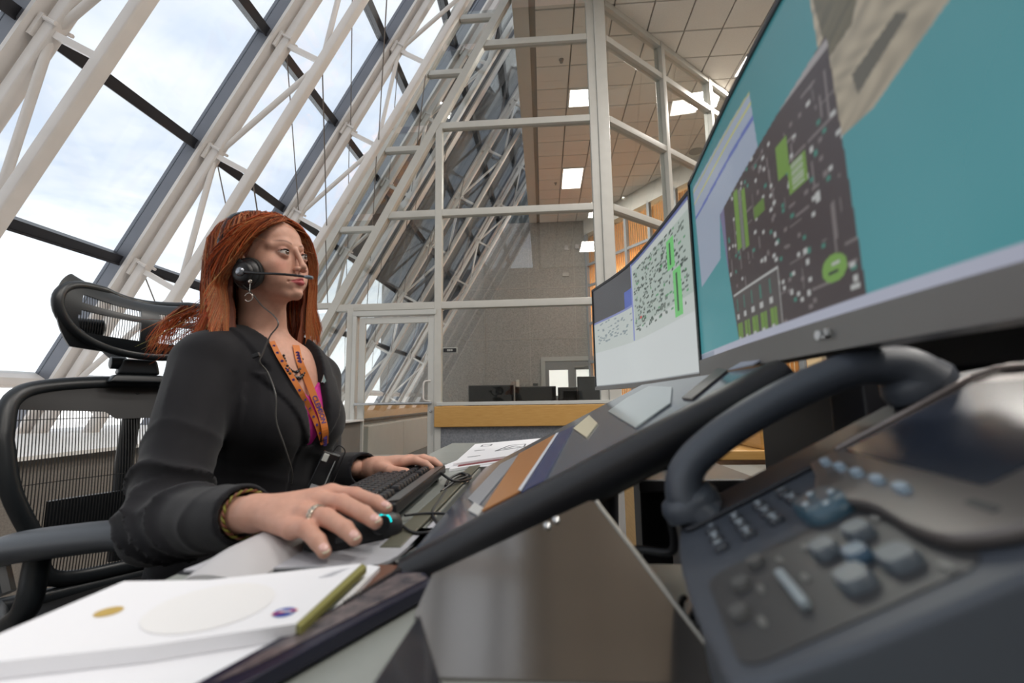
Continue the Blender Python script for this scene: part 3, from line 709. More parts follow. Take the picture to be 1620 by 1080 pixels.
KO = wloc(kb); kk = MB().hexa([KO + p for p in ((-.0082, -.0082, 0), (.0082, -.0082, 0), (.0082, .0082, 0), (-.0082, .0082, 0))], [KO + p for p in ((-.006, -.006, .010), (.006, -.006, .009), (.006, .006, .009), (-.006, .006, .010))]).build('key', keym, kb, bevel=.0012, seg=1)
kme = kk.data; Mk = Matrix(((kdx[0], kdy[0], kup[0]), (kdx[1], kdy[1], kup[1]), (kdx[2], kdy[2], kup[2]))).to_quaternion(); first = True
for r in range(6):
    for c_ in range(21):
        if r == 5 and c_ in (4, 13): continue
        a = .020 + r*.0195 + (.006 if r == 5 else 0); b_ = .018 + c_*.0190 + (.006 if c_ > 14 else 0)
        if b_ > KL - .008: continue
        o = kk if first else kk.copy()
        if not first: COL.objects.link(o)
        first = False
        o.rotation_mode = 'QUATERNION'; o.rotation_quaternion = Mk; o.location = tuple(kp(a, b_, .0082) - wloc(kb))
for b_ in (.03, KL - .04): MB().hexa([kp(KW - .03, b_, -.024), kp(KW - .015, b_, -.026), kp(KW - .015, b_ + .02, -.026), kp(KW - .03, b_ + .02, -.024)], [kp(KW - .03, b_, -.008), kp(KW - .015, b_, -.010), kp(KW - .015, b_ + .02, -.010), kp(KW - .03, b_ + .02, -.008)]).build('foot', black_plastic, kb)
cb = MB(); cz = DZ + .005
cb.tube(catmull([kp(KW, .36, -.004), (-.205, 1.02, cz + .012), (-.19, 1.06, cz + .004), (-.18, 1.12, cz), (-.195, 1.15, cz + .004), (-.215, 1.10, cz), (-.21, 1.0, cz), (-.20, .88, cz), (-.19, .78, cz), (-.16, .70, cz)], 8), .0032, 6)
cb.tube(catmull([(-.215, .96, cz), (-.20, 1.03, cz + .008), (-.185, 1.10, cz + .008), (-.205, 1.13, cz + .010), (-.222, 1.08, cz + .006), (-.215, 1.0, cz + .004)], 8), .0032, 6)
cb.build('cable', black_plastic, kb, smooth=True)

# ---- mouse mat with wrist rest
mm = empty('mouse_mat', (-.25, .5, DZ), 'light grey mouse mat with padded wrist rest', 'mouse mat')
matm = mat('mat_grey', srgb(178, 178, 184), .6, noise=.05, nscale=60, bump=.1, bscale=500)
edge = catmull([dp(290, 908, DZ), dp(330, 905, DZ)*.5 + dp(330, 912, DZ)*.5, dp(480, 903, DZ), dp(600, 898, DZ), dp(655, 862, DZ), dp(690, 826, DZ), (-.150, .60, DZ), (-.165, .675, DZ), (-.25, .688, DZ), (-.36, .680, DZ), (-.395, .62, DZ)], 5)
edge = [np.array([p[0], p[1], DZ + .0008]) for p in edge]
MB().slab(edge, (0, 0, .004)).build('pad', matm, mm)
MB().slab([p*[1, 1, 1] - [0, 0, .0006] for p in [np.array(q) * [1.012, 1.0, 1] + [0, -.001, 0] for q in edge]], (0, 0, .0022)).build('base', dark_metal, mm)
# wrist rest: a rounded wedge along the pad's left side
b = MB(); pr = []
for s in np.linspace(0, 1, 26):
    y = .487 + s*.25; xr = -.385 + .005*math.sin(s*3)
    hgt = .024 * min(1, math.sin(min(1, (s*.93 + .07)*3.5)*math.pi/2)) * min(1, (1 - s)*6 + .15); wd = .072
    ring = [(xr + wd*t, y, DZ + .002 + hgt*(max(0, math.sin(math.pi*(t*.93 + .05)**.62))**.75)) for t in np.linspace(0, 1, 14)]
    ring += [(xr + wd*(1 - t), y, DZ + .001) for t in (0, .5, 1)]
    pr.append(ring)
n = len(pr[0])
for r in pr: b.v += r
for i in range(len(pr)-1):
    for j in range(n): b.f.append((i*n + j, i*n + (j+1) % n, (i+1)*n + (j+1) % n, (i+1)*n + j))
b.f.append(tuple(range(n))); b.f.append(tuple((len(pr)-1)*n + j for j in range(n)))
b.build('wrist_rest', mat('gel_grey', srgb(186, 184, 186), .45), mm, smooth=True)

# ---- mouse (body surface from a grid of elliptic sections)
ms = empty('computer_mouse', tuple(dp(570, 872, DZ)), 'black gaming mouse with a glowing cyan wheel ring under the right hand', 'mouse')
M0 = dp(480, 872, DZ + .005)[:2]; M1 = dp(632, 836, DZ + .005)[:2]
md = (M1 - M0); ML = np.linalg.norm(md); md /= ML; mp = np.array([-md[1], md[0]])
b = MB(); NS = 26; sec = []
for i in range(NS):
    s = i/(NS-1); t = 2*s - 1
    wdt = .034*(1 - abs(t)**3.2)**.45*(1 - .12*math.exp(-(t/.35)**2)); hh = .042*(math.sin(math.pi*min(1, s*.66 + .16))**.8)*(1 - .22*s)
    ring = []
    for j in range(20):
        a = 2*math.pi*j/20; x = math.cos(a); z = math.sin(a)
        X_ = wdt*(abs(x)**.75)*np.sign(x); Z_ = hh*(abs(z)**.75) if z > 0 else 0
        c = M0 + md*ML*s + mp*X_; ring.append((c[0], c[1], DZ + .0065 + Z_ + (.004 if z < -.01 else 0)*0))
    sec.append(ring); b.v += ring
for i in range(NS-1):
    for j in range(20): b.f.append((i*20+j, i*20+(j+1) % 20, (i+1)*20+(j+1) % 20, (i+1)*20+j))
b.f.append(tuple(range(20))); b.f.append(tuple((NS-1)*20+j for j in range(20)))
b.build('shell', mat('mouse_black', (.014, .014, .016), .38, bump=.1, bscale=900), ms, smooth=True)
cm = M0 + md*ML*.775; wax = np.array([mp[0], mp[1], 0]); wc = at_z(602, 829, DZ + .030)
MB().lathe(wc - wax*.004, [(.0115, 0), (.0125, .002), (.0125, .006), (.0115, .008)], 24, axis=wax).build('scroll_wheel', black_plastic, ms, smooth=True)
MB().tube([wc - wax*.0045 + .0132*(math.cos(t)*np.array([md[0], md[1], 0]) + math.sin(t)*np.array([0, 0, 1])) for t in np.linspace(.1, 3.0, 22)], .0011, 8).build('glow_ring', mat('cyan_glow', (0, .6, .6), .4, emit=(.0, .85, .85), estr=1.1), ms, smooth=True)
b = MB(); d3 = np.array([md[0], md[1], 0]); p3 = np.array([mp[0], mp[1], 0])
for sgn in (-1, 1): b.obox(np.array([*(M0 + md*ML*.3), DZ + .018]) + p3*sgn*.032, d3, p3, (0, 0, 1), .03, .003, .006)
b.build('side_button', mat('grey_rubber', srgb(60, 62, 66), .5), ms)
cp = [np.array([*M1, DZ + .012]), dp(655, 842, DZ + .008), dp(690, 838, DZ+.008), dp(706, 815, DZ + .008), dp(690, 812, DZ+.008), dp(660, 813, DZ + .008), dp(640, 815, DZ+.010)]
cp2 = [dp(706, 815, DZ+.008), dp(690, 846, DZ+.008), dp(660, 868, DZ+.008), dp(625, 892, DZ+.008)]
MB().tube(catmull(cp, 8), .0022, 6).tube(catmull(cp2, 8), .003, 6).build('cable', black_plastic, ms, smooth=True)

# ---- booklets near the camera
wp = mat('booklet_white', srgb(236, 236, 240), .55)
bt = DZ + .024; bh = .011
def slabpix(name, pix, ztop, h, m, parent=None, bevel=0):
    P = [dp(x, y, ztop) for x, y in pix]; return MB().slab([p - [0, 0, h] for p in P], (0, 0, h)).build(name, m, parent, bevel=bevel), P
bk = empty('report_booklet', tuple(dp(300, 960, bt)), 'white spiral report with round blue and gold emblems, top of the pile nearest the camera', 'booklet')
_, BP = slabpix('pages', [(-150, 1055), (0, 1002), (196, 919), (330, 917), (572, 891), (468, 986), (240, 1020), (0, 1046)], bt, bh, wp, bk)
def disc(px, py, rx, col, z, parent, nm, asp=1.0):
    c = dp(px, py, z + .0004); MB().lathe(c, [(rx, 0), (rx, .0001)], 28).build(nm, mat('print_' + nm + str(px), col, .5), parent)
disc(450, 968, .0085, srgb(40, 74, 160), bt, bk, 'blue_roundel')
cR = dp(450, 968, bt + .0009); MB().beam(cR + [-.008, -.004, 0], cR + [.008, .005, 0], .0022, .0004, side=(0, 1, 0)).build('red_swoosh', mat('swoosh_red', srgb(200, 50, 60), .5), bk)
MB().beam(cR + [-.005, .001, .0004], cR + [.006, .0, .0004], .0015, .0004, side=(0, 1, 0)).build('white_stroke', wp, bk)
disc(172, 967, .0095, srgb(190, 160, 84), bt, bk, 'gold_seal')
disc(335, 958, .047, srgb(234, 233, 233), bt, bk, 'faint_crest')
b = MB()
for i in range(5):
    p, q = dp(524 - i*5, 905 + i*2, bt + .0004), dp(552 - i*6, 898 + i*3, bt + .0004); b.beam(p, q, .0012, .0003, side=(0, 0, 1) if 0 else np.cross(q-p, (0, 0, 1)))
b.build('title_lines', mat('faint_ink', srgb(205, 206, 212), .6), bk)
slabpix('olive_spine', [(573, 891), (580, 896), (476, 991), (468, 987)], bt - .0008, .006, mat('olive_tape', srgb(134, 130, 70), .5), bk)
b2, _ = slabpix('document', [(584, 893), (601, 896), (560, 938), (440, 1035), (380, 1080), (-200, 1180), (-200, 1060), (300, 1000)], DZ + .0125, .005, wp); tag(b2, 'white document lying under the report with the blue roundel', 'document')
br = empty('brown_book', tuple(dp(560, 930, DZ)), 'brown covered book with gold circles under the white document', 'book')
slabpix('cover', [(600, 893), (632, 893), (600, 925), (480, 1005), (420, 1040), (470, 990)], DZ + .007, .006, mat('brown_cover', srgb(112, 74, 58), .4), br)
for x, y in ((565, 941), (542, 958)):
    c = dp(x, y, DZ + .0073)
    for r in (.0055, .0035, .0015): MB().lathe(c, [(r, 0), (r, .0004 + .0001/r*.001), (r - .0008, .0005)], 20).build('gold_ring', mat('gold_print', srgb(176, 138, 70), .4), br)
nb = empty('spiral_notebook', tuple(dp(560, 1000, DZ)), 'dark navy edged glossy notebook with wire spiral beside the brown book', 'notebook')
slabpix('cover', [(686, 920), (672, 905), (625, 903), (520, 965), (300, 1085), (250, 1130), (330, 1110)], DZ + .016, .012, mat('navy_cover', srgb(28, 28, 48), .22), nb, bevel=.001)
slabpix('collage_page', [(676, 914), (664, 906), (628, 907), (520, 970), (330, 1082), (400, 1054)], DZ + .0168, .0006, mat('collage', srgb(120, 108, 108), .15, noise=.8, nscale=60, col2=srgb(60, 58, 66)), nb)
sp_p = [dp(633, 902, DZ+.016) * (1-t) + dp(545, 956, DZ+.016) * t for t in np.linspace(0, 1, 19)]
for i, p in enumerate(sp_p):
    MB().lathe(p - [0.0, 0, .001], [(.0042, -.0004), (.0050, 0), (.0042, .0004), (.0036, 0)], 14, axis=(.8, .6, 0)).build('wire_ring', mat('wire_black', srgb(50, 50, 52), .3, .8), nb, smooth=True)

# ---- brushed steel sloped cover in the foreground
TRc = dp(940, 790, .831); TL_ = at_y(656, 971, .372); BRc = at_z(1165, 1080, .7425)
n_ = np.cross(BRc - TRc, TL_ - TRc); n_ = n_ if n_[2] > 0 else -n_; n_ /= np.linalg.norm(n_)
pix = [(684, 908), (932, 792), (944, 793), (953, 806), (1165, 1080), (1300, 1250), (900, 1500), (740, 1180), (698, 1080), (656, 971)]
top_ = [at_pl(x, y, TRc, n_) for x, y in pix]
def clipz(P, z):
    o = []
    for i in range(len(P)):
        p, q = P[i], P[(i+1) % len(P)]
        if p[2] >= z: o.append(p)
        if (p[2] >= z) != (q[2] >= z): t = (z - p[2])/(q[2] - p[2]); o.append(p + (q - p)*t)
    return o
top_ = clipz(top_, DZ + .002)
steel = mat('brushed_steel', srgb(140, 132, 124), .13, .95, bump=.03, bscale=30)
sc = empty('equipment_cover', tuple((TRc[0], TRc[1], DZ)), 'shiny brushed steel sloped cover standing between notebook and desk phone', 'cover')
b = MB(); k = len(top_); b.v += [tuple(p) for p in top_] + [(p[0], p[1], DZ + .0005) for p in top_]
b.f.append(tuple(range(k)))
for i in range(k): b.f.append((i, (i+1) % k, k + (i+1) % k, k + i))
b.f.append(tuple(range(k, 2*k))[::-1]); b.build('shell', steel, sc)
MB().tube([top_[2], top_[3], top_[4]], .0022, 8).build('edge_seam', mat('seam', srgb(150, 146, 138), .35, .6), sc, smooth=True)
for x, y in ((866, 832), (880, 823)):
    c = at_pl(x, y, TRc, n_); MB().lathe(c, [(.0035, 0), (.0035, .002), (.002, .003)], 14, axis=n_).build('screw', chrome, sc, smooth=True)
blk = [dp(664, 968, DZ+.028), dp(700, 1082, DZ+.028), dp(640, 1130, DZ+.028), dp(585, 1085, DZ+.028)]
tag(MB().slab([p - [0, 0, .027] for p in blk], (0, 0, .027)).build('binder', mat('black_binder', (.02, .02, .026), .12), bevel=.002), 'glossy black binder lying against the left side of the steel cover', 'binder')
# ================================================================== DESK PHONE
P1 = at_z(1075, 820, .81); P2 = at_z(1165, 1080, .81); PW = np.linalg.norm(P2 - P1)
er = (P2 - P1)/PW; uh = np.array([-er[1], er[0], 0]); uh = uh if uh[0] > 0 else -uh
th = math.radians(29.5); eb = uh*math.cos(th) + np.array([0, 0, math.sin(th)]); ep = np.cross(er, eb); ep = ep if ep[2] > 0 else -ep
PH = .285
ph = empty('desk_phone', tuple(np.array([*(P1 + er*PW/2 + eb*.12)[:2], DZ])), 'dark grey office desk phone with large screen and curved handset', 'phone')
def pp(a, b_, c=0): return P1 + er*a + eb*b_ + ep*c
pgrey = mat('phone_grey', srgb(70, 75, 84), .42, bump=.08, bscale=900)
pdark = mat('phone_dark', srgb(58, 58, 60), .4)
psilver = mat('phone_silver', srgb(112, 106, 104), .32, .5)
# body: bowed front, rounded shoulders, down to the desk
out = [(0, .0), (PW*.3, -.010), (PW*.6, -.012), (PW*.9, -.006), (PW + .006, .01), (PW + .012, PH*.5), (PW + .01, PH), (.0, PH), (-.004, PH*.5)]
out = [(float(p[0]), float(p[1])) for p in catmull([(a, b_, 0) for a, b_ in out] , 3)]
b = MB(); k = len(out)
b.v += [tuple(pp(a, b_)) for a, b_ in out]
b.v += [tuple(pp(a, b_, -.022)) for a, b_ in out]
low = []
for a, b_ in out:
    p = pp(a*.96 + .006, b_*.97 + .004, -.022); low.append((p[0], p[1], DZ + .001))
b.v += low
b.f.append(tuple(range(k)))
for l in (0, 1):
    for i in range(k): b.f.append((l*k + i, l*k + (i+1) % k, (l+1)*k + (i+1) % k, (l+1)*k + i))
b.f.append(tuple(range(2*k, 3*k))[::-1]); b.build('body', pgrey, ph, bevel=.004, seg=3, ang=35)
# lower darker control panel
def plate(name, pts, c0, c1, m, bevel=0.0, parent=ph, smooth=False):
    P = [pp(a, b_, c0) for a, b_ in pts]; return MB().slab(P, ep*(c1 - c0)).build(name, m, parent, bevel=bevel)
def rr(a0, b0, a1, b1, r, n=4):
    o = []
    for cx, cy, s in ((a1-r, b1-r, 0), (a0+r, b1-r, 1), (a0+r, b0+r, 2), (a1-r, b0+r, 3)):
        for i in range(n+1):
            t = (s + i/n)*math.pi/2; o.append((cx + r*math.cos(t), cy + r*math.sin(t)))
    return o
plate('control_panel', rr(.165, .004, PW - .004, .112, .012), .0002, .0008, pdark, .0002)
# silver screen bezel with swooping lower lip
sb = catmull([(.066, .118, 0), (.066, .262, 0), (.10, .275, 0), (.215, .275, 0), (PW + .002, .26, 0), (PW + .002, .15, 0), (.262, .112, 0), (.235, .104, 0), (.19, .106, 0), (.155, .098, 0), (.13, .098, 0), (.10, .110, 0)], 5)
plate('screen_bezel', [(p[0], p[1]) for p in sb], .0004, .008, psilver, .0025)
plate('display', rr(.080, .142, .232, .245, .003), .0080, .0088, mat('phone_screen', srgb(38, 44, 56), .22, spec=.6), .0003)
MB().tube([pp(.072, .14, .009), pp(.072, .25, .0105), pp(.082, .262, .0105), pp(.22, .262, .0105)], .0022, 8).build('screen_trim', mat('trim_silver', srgb(140, 132, 130), .3, .6), ph, smooth=True)
def key(name, a, b_, ra, rb, h, m, ang=0, c0=.0):
    b = MB(); n = 14; prof = [(1, 0), (1, .6), (.86, 1.0)]
    base = len(b.v)
    for s, hh in prof:
        for j in range(n):
            t = 2*math.pi*j/n; x = ra*s*np.sign(math.cos(t))*abs(math.cos(t))**.6; y = rb*s*np.sign(math.sin(t))*abs(math.sin(t))**.6
            b.v.append(tuple(pp(a + x*math.cos(ang) - y*math.sin(ang), b_ + x*math.sin(ang) + y*math.cos(ang), c0 + h*hh)))
    for i in range(2):
        for j in range(n): b.f.append((i*n+j, i*n+(j+1) % n, (i+1)*n+(j+1) % n, (i+1)*n+j))
    b.f.append(tuple(2*n + j for j in range(n))); b.f.append(tuple(range(n))[::-1])
    return b.build(name, m, ph, smooth=True)
keyb = mat('phone_key', srgb(58, 62, 70), .35); legend = mat('key_legend', srgb(188, 198, 206), .5)
GL = {}
def glyph(ch, a, b_, size, c, parent):
    cu = bpy.data.curves.new('legend', 'FONT'); cu.body = ch; cu.size = size; cu.align_x = 'CENTER'; cu.align_y = 'CENTER'; cu.extrude = .00015
    if ch + str(size) not in GL:
        to = bpy.data.objects.new('t', cu); COL.objects.link(to)
        me = bpy.data.meshes.new_from_object(to.evaluated_get(bpy.context.evaluated_depsgraph_get())); me.materials.clear(); me.materials.append(legend)
        bpy.data.objects.remove(to); GL[ch + str(size)] = me
    o = bpy.data.objects.new('legend', GL[ch + str(size)]); COL.objects.link(o); o.parent = parent
    m4 = Matrix.Identity(4); pos = pp(a, b_, c)
    for i in range(3): m4[i][0] = er[i]; m4[i][1] = eb[i]; m4[i][2] = ep[i]; m4[i][3] = pos[i] - wloc(parent)[i]
    o.matrix_local = m4; return o
labs = [['*', '0', '#'], ['7', '8', '9'], ['4', '5', '6'], ['1', '2', '3']]
sub = [['', 'OPER', ''], ['PQRS', 'TUV', 'WXYZ'], ['GHI', 'JKL', 'MNO'], ['', 'ABC', 'DEF']]
for r in range(4):
    for c_ in range(3):
        a = .084 + c_*.0215; b_ = .022 + r*.0212
        kq = key('keypad_key', a, b_, .0082, .0055, .0042, keyb)
        glyph(labs[r][c_], a - .003, b_, .0088, .0044, kq)
        if sub[r][c_]: glyph(sub[r][c_], a + .0035, b_, .0038, .0044, kq)
for i in range(5): key('soft_key', .090 + i*.0265, .1235, .0070, .0034, .0115, mat('soft_key_blue', srgb(150, 168, 184), .3), ang=-.04)
navm = mat('nav_blue', srgb(60, 88, 104), .3)
key('navigation_pad', .150, .0925, .024, .0155, .0085, navm)
for a, b_ in ((.150, .1015), (.150, .084), (.136, .0925), (.164, .0925)): key('nav_arrow', a, b_, .0026, .0022, .0093, legend)
for a, b_, ra in ((.204, .090, .0088), (.206, .070, .0088), (.246, .089, .0098), (.246, .068, .0098)): key('round_button', a, b_, ra, ra*.8, .0065, mat('button_grey', srgb(92, 100, 108), .32))
key('speaker_button', .226, .079, .0075, .006, .0060, mat('button_blue', srgb(74, 100, 122), .3))
plate('volume_bar', rr(.208, .0405, .250, .0455, .0024), .001, .0055, mat('volume_light', srgb(150, 160, 166), .35), .001)
for a, b_ in ((.180, .036), (.199, .022), (.228, .014)): key('function_button', a, b_, .0062, .0048, .005, mat('button_dark', srgb(84, 84, 84), .4))
for a, b_ in ((.190, .048), (.212, .030), (.243, .022), (.196, .103), (.264, .098), (.190, .064), (.222, .052)): key('indicator', a, b_, .0052, .0017, .0022, mat('indicator_grey', srgb(112, 112, 110), .4))
plate('vent_mark', rr(.238, .128, .256, .132, .001), .0078, .0085, pdark)
# handset: arched grip with two cups
hs = [(-.0, .024, .000), (.0, .018, .022), (.0, .034, .043), (.0, .07, .053), (.0, .12, .057), (.0, .17, .055), (.0, .208, .048), (.0, .232, .034), (.0, .240, .014)]
hp = catmull([pp(.030 + a, b_, c) for a, b_, c in hs], 6)
rad = []
for i in range(len(hp)):
    s = i/(len(hp)-1); e_ = abs(2*s - 1); rad.append(.0215 + .009*max(0, (e_ - .45)/.55)**1.2)
MB().tube(hp, rad, 18, flat=.72, upv=ep).build('handset', pgrey, ph, smooth=True)
for b_ in (.018, .236): MB().lathe(pp(.030, b_, .003), [(.020, 0), (.027, .004), (.028, .014), (.024, .022), (.010, .026)], 24, axis=ep).build('handset_cup', pgrey, ph, smooth=True)
plate('handset_cradle', rr(.001, .0, .060, .262, .012), .0002, .004, mat('cradle_dark', srgb(44, 46, 52), .45), .0012)
c0_ = pp(.02, .0, -.03)
MB().tube(catmull([pp(.03, .005, .0), pp(.01, -.006, .006), c0_ + [-.02, .02, -.004], c0_ + [-.05, .05, -.012], c0_ + [-.09, .09, -.03], c0_ + [-.12, .14, -.07]], 8), .0042, 8).build('handset_cord', black_plastic, ph, smooth=True)
b = MB(); base = at_z(1078, 985, DZ + .008)
pts = [base + [.004*math.cos(t*.9) + t*.0016, .010*math.sin(t), .009 + .010*math.cos(t)] for t in np.linspace(0, 26, 150)]
b.tube(pts, .0024, 6); b.build('coiled_cord', black_plastic, ph, smooth=True)
# wood rail of the angled wall
MB().obox(ap(4.5, .725, -.0) - nv*.08, dv_, nv, (0, 0, 1), 8.9, .08, .27).build('wood_rail', wood, pa, bevel=.01)
MB().obox(ap(4.5, .88) - nv*.0, dv_, nv, (0, 0, 1), 8.9, .18, .04).build('sill', light_frame, pa)
# neighbouring wooden desk
nd = empty('side_desk', (.75, 1.9, 0), 'light oak side desk glimpsed under the sloped display', 'desk')
MB().box((.42, 1.75, .70), (1.10, 2.9, .735)).build('desktop', wood, nd, bevel=.004)
MB().box((.80, 1.78, .735), (1.10, 2.88, .86)).build('riser', wood, nd, bevel=.004)
MB().box((.46, 1.8, .0), (.56, 2.8, .70)).box((.98, 1.8, 0), (1.08, 2.8, .70)).build('leg_panel', wood, nd)
MB().box((.44, 1.90, .737), (.72, 2.2, .739)).build('desk_sheet', mat('pale_blue', srgb(150, 176, 196), .5), nd)
cbn = empty('black_cabinet', (.55, 1.55, 0), 'black cabinet with grey top edge under the sloped display', 'cabinet')
MB().box((.38, 1.18, .0), (.78, 1.70, .655)).build('body', dark_metal, cbn, bevel=.005)
MB().box((.36, 1.16, .657), (.80, 1.72, .69)).build('top', mat('cab_top', srgb(120, 122, 118), .4), cbn, bevel=.004)
cbn['label'] = 'black cabinet with grey top beneath the sloped display and side desk'
# monitors on the desk behind the partition
def far_mon(px0, px1, py0, Y, label, rot=0, zb=.80):
    a, b = at_y(px0, 632, Y), at_y(px1, 632, Y); zt = at_y((px0 + px1)/2, py0, Y)[2]
    e = empty('black_monitor', ((a[0] + b[0])/2, Y, .745), label, 'monitor')
    MB().box((a[0], Y, zb), (b[0], Y + .04, zt)).build('housing', mat('monitor_back', (.022, .02, .022), .35), e, bevel=.01)
    MB().box((a[0] + .02, Y - .004, zb + .03), (b[0] - .02, Y + .001, zt - .02)).build('back_cover', glossblk, e)
    m_ = (a[0] + b[0])/2
    MB().box((m_ - .03, Y + .01, .75), (m_ + .03, Y + .04, zb + .05)).box((m_ - .12, Y - .06, .7455), (m_ + .12, Y + .12, .757)).build('stand', dark_metal, e)
    return e
far_mon(741, 813, 609, 7.4, 'black monitor on the desk behind the glass partition, beside the wood rail\'s left half')
far_mon(815, 880, 611, 7.4, 'middle black monitor on the desk behind the glass partition')
far_mon(883, 915, 612, 7.4, 'narrow black monitor behind the partition next to the taller grey one')
e = far_mon(914, 958, 595, 7.1, 'taller dark grey monitor behind the partition just left of the curved monitor')
e.children[0].data.materials[0] = mat('slate', srgb(62, 66, 72), .4)
td = empty('long_desk', (.2, 7.4, 0), 'long desk behind the glass partition carrying the black monitors', 'desk')
MB().box((-1.2, 7.0, .71), (1.0, 7.9, .745)).build('desktop', wood, td, bevel=.004)
MB().box((-1.15, 7.1, 0), (-1.05, 7.8, .71)).box((.8, 7.1, 0), (.9, 7.8, .71)).build('leg_panel', dark_metal, td)
# small gear left of the monitors
g = empty('desk_equipment', (-1.05, 7.5, .745), 'small black boxes with white dots left of the black monitors', 'equipment')
MB().box((-1.17, 7.4, .7455), (-1.09, 7.5, .90)).box((-1.08, 7.42, .7455), (-1.01, 7.52, .93)).build('box', black_plastic, g, bevel=.006)
for x in (-1.15, -1.11, -1.04): MB().lathe((x, 7.395, .86), [(.01, 0), (.01, .006)], 10, axis=(0, -1, 0)).build('dot', mat('white_dot', (.7, .7, .7), .5), g)
# wall fittings on back wall
for px, py, w_, h_, nm, lb, c_ in ((819, 606, .10, .22, 'wall_switch', 'white wall switch on the far fabric wall left of the grey door', srgb(190, 186, 176)), (847, 608, .16, .08, 'wall_plate', 'small dark framed plate beside the far grey door', srgb(40, 40, 40)), (895, 434, .2, .12, 'wall_sign', 'small pale plate low on the upper fabric wall', srgb(150, 146, 140)), (896, 392, .14, .16, 'wall_sign', 'small pale plate on the fabric wall, left of a pair', srgb(140, 134, 132)), (913, 390, .14, .16, 'wall_sign', 'small pale plate on the fabric wall nearest the amber blinds', srgb(140, 134, 132))):
    c = at_y(px, py, 14.77); tag(MB().box((c[0] - w_/2, 14.765, c[2] - h_/2), (c[0] + w_/2, 14.785, c[2] + h_/2)).build(nm, mat('plate_' + nm + str(px), c_, .5), bevel=.004), lb, 'switch' if 'switch' in nm else 'sign')
# small black plaque on the partition glass
c = at_y(712, 554, 6.18)
pq = empty('glass_plaque', tuple(c), 'small black and white plaque stuck on the partition glass beside the door', 'sign')
MB().box((c[0] - .105, 6.17, c[2] - .04), (c[0] + .105, 6.176, c[2] + .04)).build('frame', mat('plaque_pale', srgb(178, 178, 172), .4), pq, bevel=.004)
MB().box((c[0] - .09, 6.163, c[2] - .027), (c[0] + .09, 6.17, c[2] + .027)).build('face', black_plastic, pq)
for dx in (-.025, .0, .028): MB().box((c[0] + dx - .011, 6.160, c[2] - .012), (c[0] + dx + .009, 6.163, c[2] + .014)).build('mark', MATS['plaque_pale'], pq)
# ================================================================== implicit surfaces -> one continuous mesh
def surface_nets(fn, lo, hi, h):
    lo = np.array(lo, float); hi = np.array(hi, float); n = np.ceil((hi - lo)/h).astype(int) + 1
    xs = [lo[i] + h*np.arange(n[i]) for i in range(3)]
    V = np.empty(n, np.float32); X, Y = np.meshgrid(xs[0], xs[1], indexing='ij')
    st = max(1, int(1.2e6/(n[0]*n[1])))
    for k in range(0, n[2], st):
        zz = xs[2][k:k+st]
        P = [np.repeat(X[:, :, None], len(zz), 2), np.repeat(Y[:, :, None], len(zz), 2), np.broadcast_to(zz, (n[0], n[1], len(zz)))]
        V[:, :, k:k+st] = fn(*[p.astype(np.float32) for p in P])
    S_ = V < 0; c = np.zeros(n - 1, np.uint8)
    for dx in (0, 1):
        for dy in (0, 1):
            for dz in (0, 1): c += S_[dx:n[0]-1+dx, dy:n[1]-1+dy, dz:n[2]-1+dz]
    act = (c > 0) & (c < 8); ids = -np.ones(n - 1, np.int64); I = np.argwhere(act); ids[act] = np.arange(len(I))
    acc = np.zeros((len(I), 3)); cnt = np.zeros(len(I))
    for ax in range(3):
        o1, o2 = [a for a in range(3) if a != ax]
        for a in (0, 1):
            for b in (0, 1):
                p = I.copy(); p[:, o1] += a; p[:, o2] += b; q = p.copy(); q[:, ax] += 1
                va = V[p[:, 0], p[:, 1], p[:, 2]]; vb = V[q[:, 0], q[:, 1], q[:, 2]]; m = (va < 0) != (vb < 0)
                t = np.where(m, va/(va - vb + 1e-20), 0); pt = p.astype(float); pt[:, ax] += t
                acc[m] += pt[m]; cnt[m] += 1
    verts = lo + h*(acc/cnt[:, None]); F_ = []
    for ax in range(3):
        o1, o2 = (ax + 1) % 3, (ax + 2) % 3
        sl0 = [slice(0, n[i] - (1 if i == ax else 0)) for i in range(3)]; sl1 = [slice(1 if i == ax else 0, n[i]) for i in range(3)]
        a = S_[tuple(sl0)]; b = S_[tuple(sl1)]; E_ = np.argwhere(a != b)
        E_ = E_[(E_[:, o1] > 0) & (E_[:, o2] > 0) & (E_[:, o1] < n[o1]-1) & (E_[:, o2] < n[o2]-1)]
        ins = a[E_[:, 0], E_[:, 1], E_[:, 2]]
        def idc(d1, d2): q = E_.copy(); q[:, o1] += d1; q[:, o2] += d2; return ids[q[:, 0], q[:, 1], q[:, 2]]
        quad = np.stack([idc(-1, -1), idc(0, -1), idc(0, 0), idc(-1, 0)], 1)
        quad[~ins] = quad[~ins][:, ::-1]; F_.append(quad)
    return verts, np.concatenate(F_)
def smin(a, b, k): hh = np.clip(.5 + .5*(b - a)/k, 0, 1); return b + (a - b)*hh - k*hh*(1 - hh)
def smax(a, b, k): return -smin(-a, -b, k)
def sph(P, c, r): return np.sqrt((P[0]-c[0])**2 + (P[1]-c[1])**2 + (P[2]-c[2])**2) - r
def ell(P, c, r):
    a = [(P[i]-c[i])/r[i] for i in range(3)]; k0 = np.sqrt(a[0]**2 + a[1]**2 + a[2]**2); k1 = np.sqrt((a[0]/r[0])**2 + (a[1]/r[1])**2 + (a[2]/r[2])**2)
    return k0*(k0 - 1)/(k1 + 1e-9)
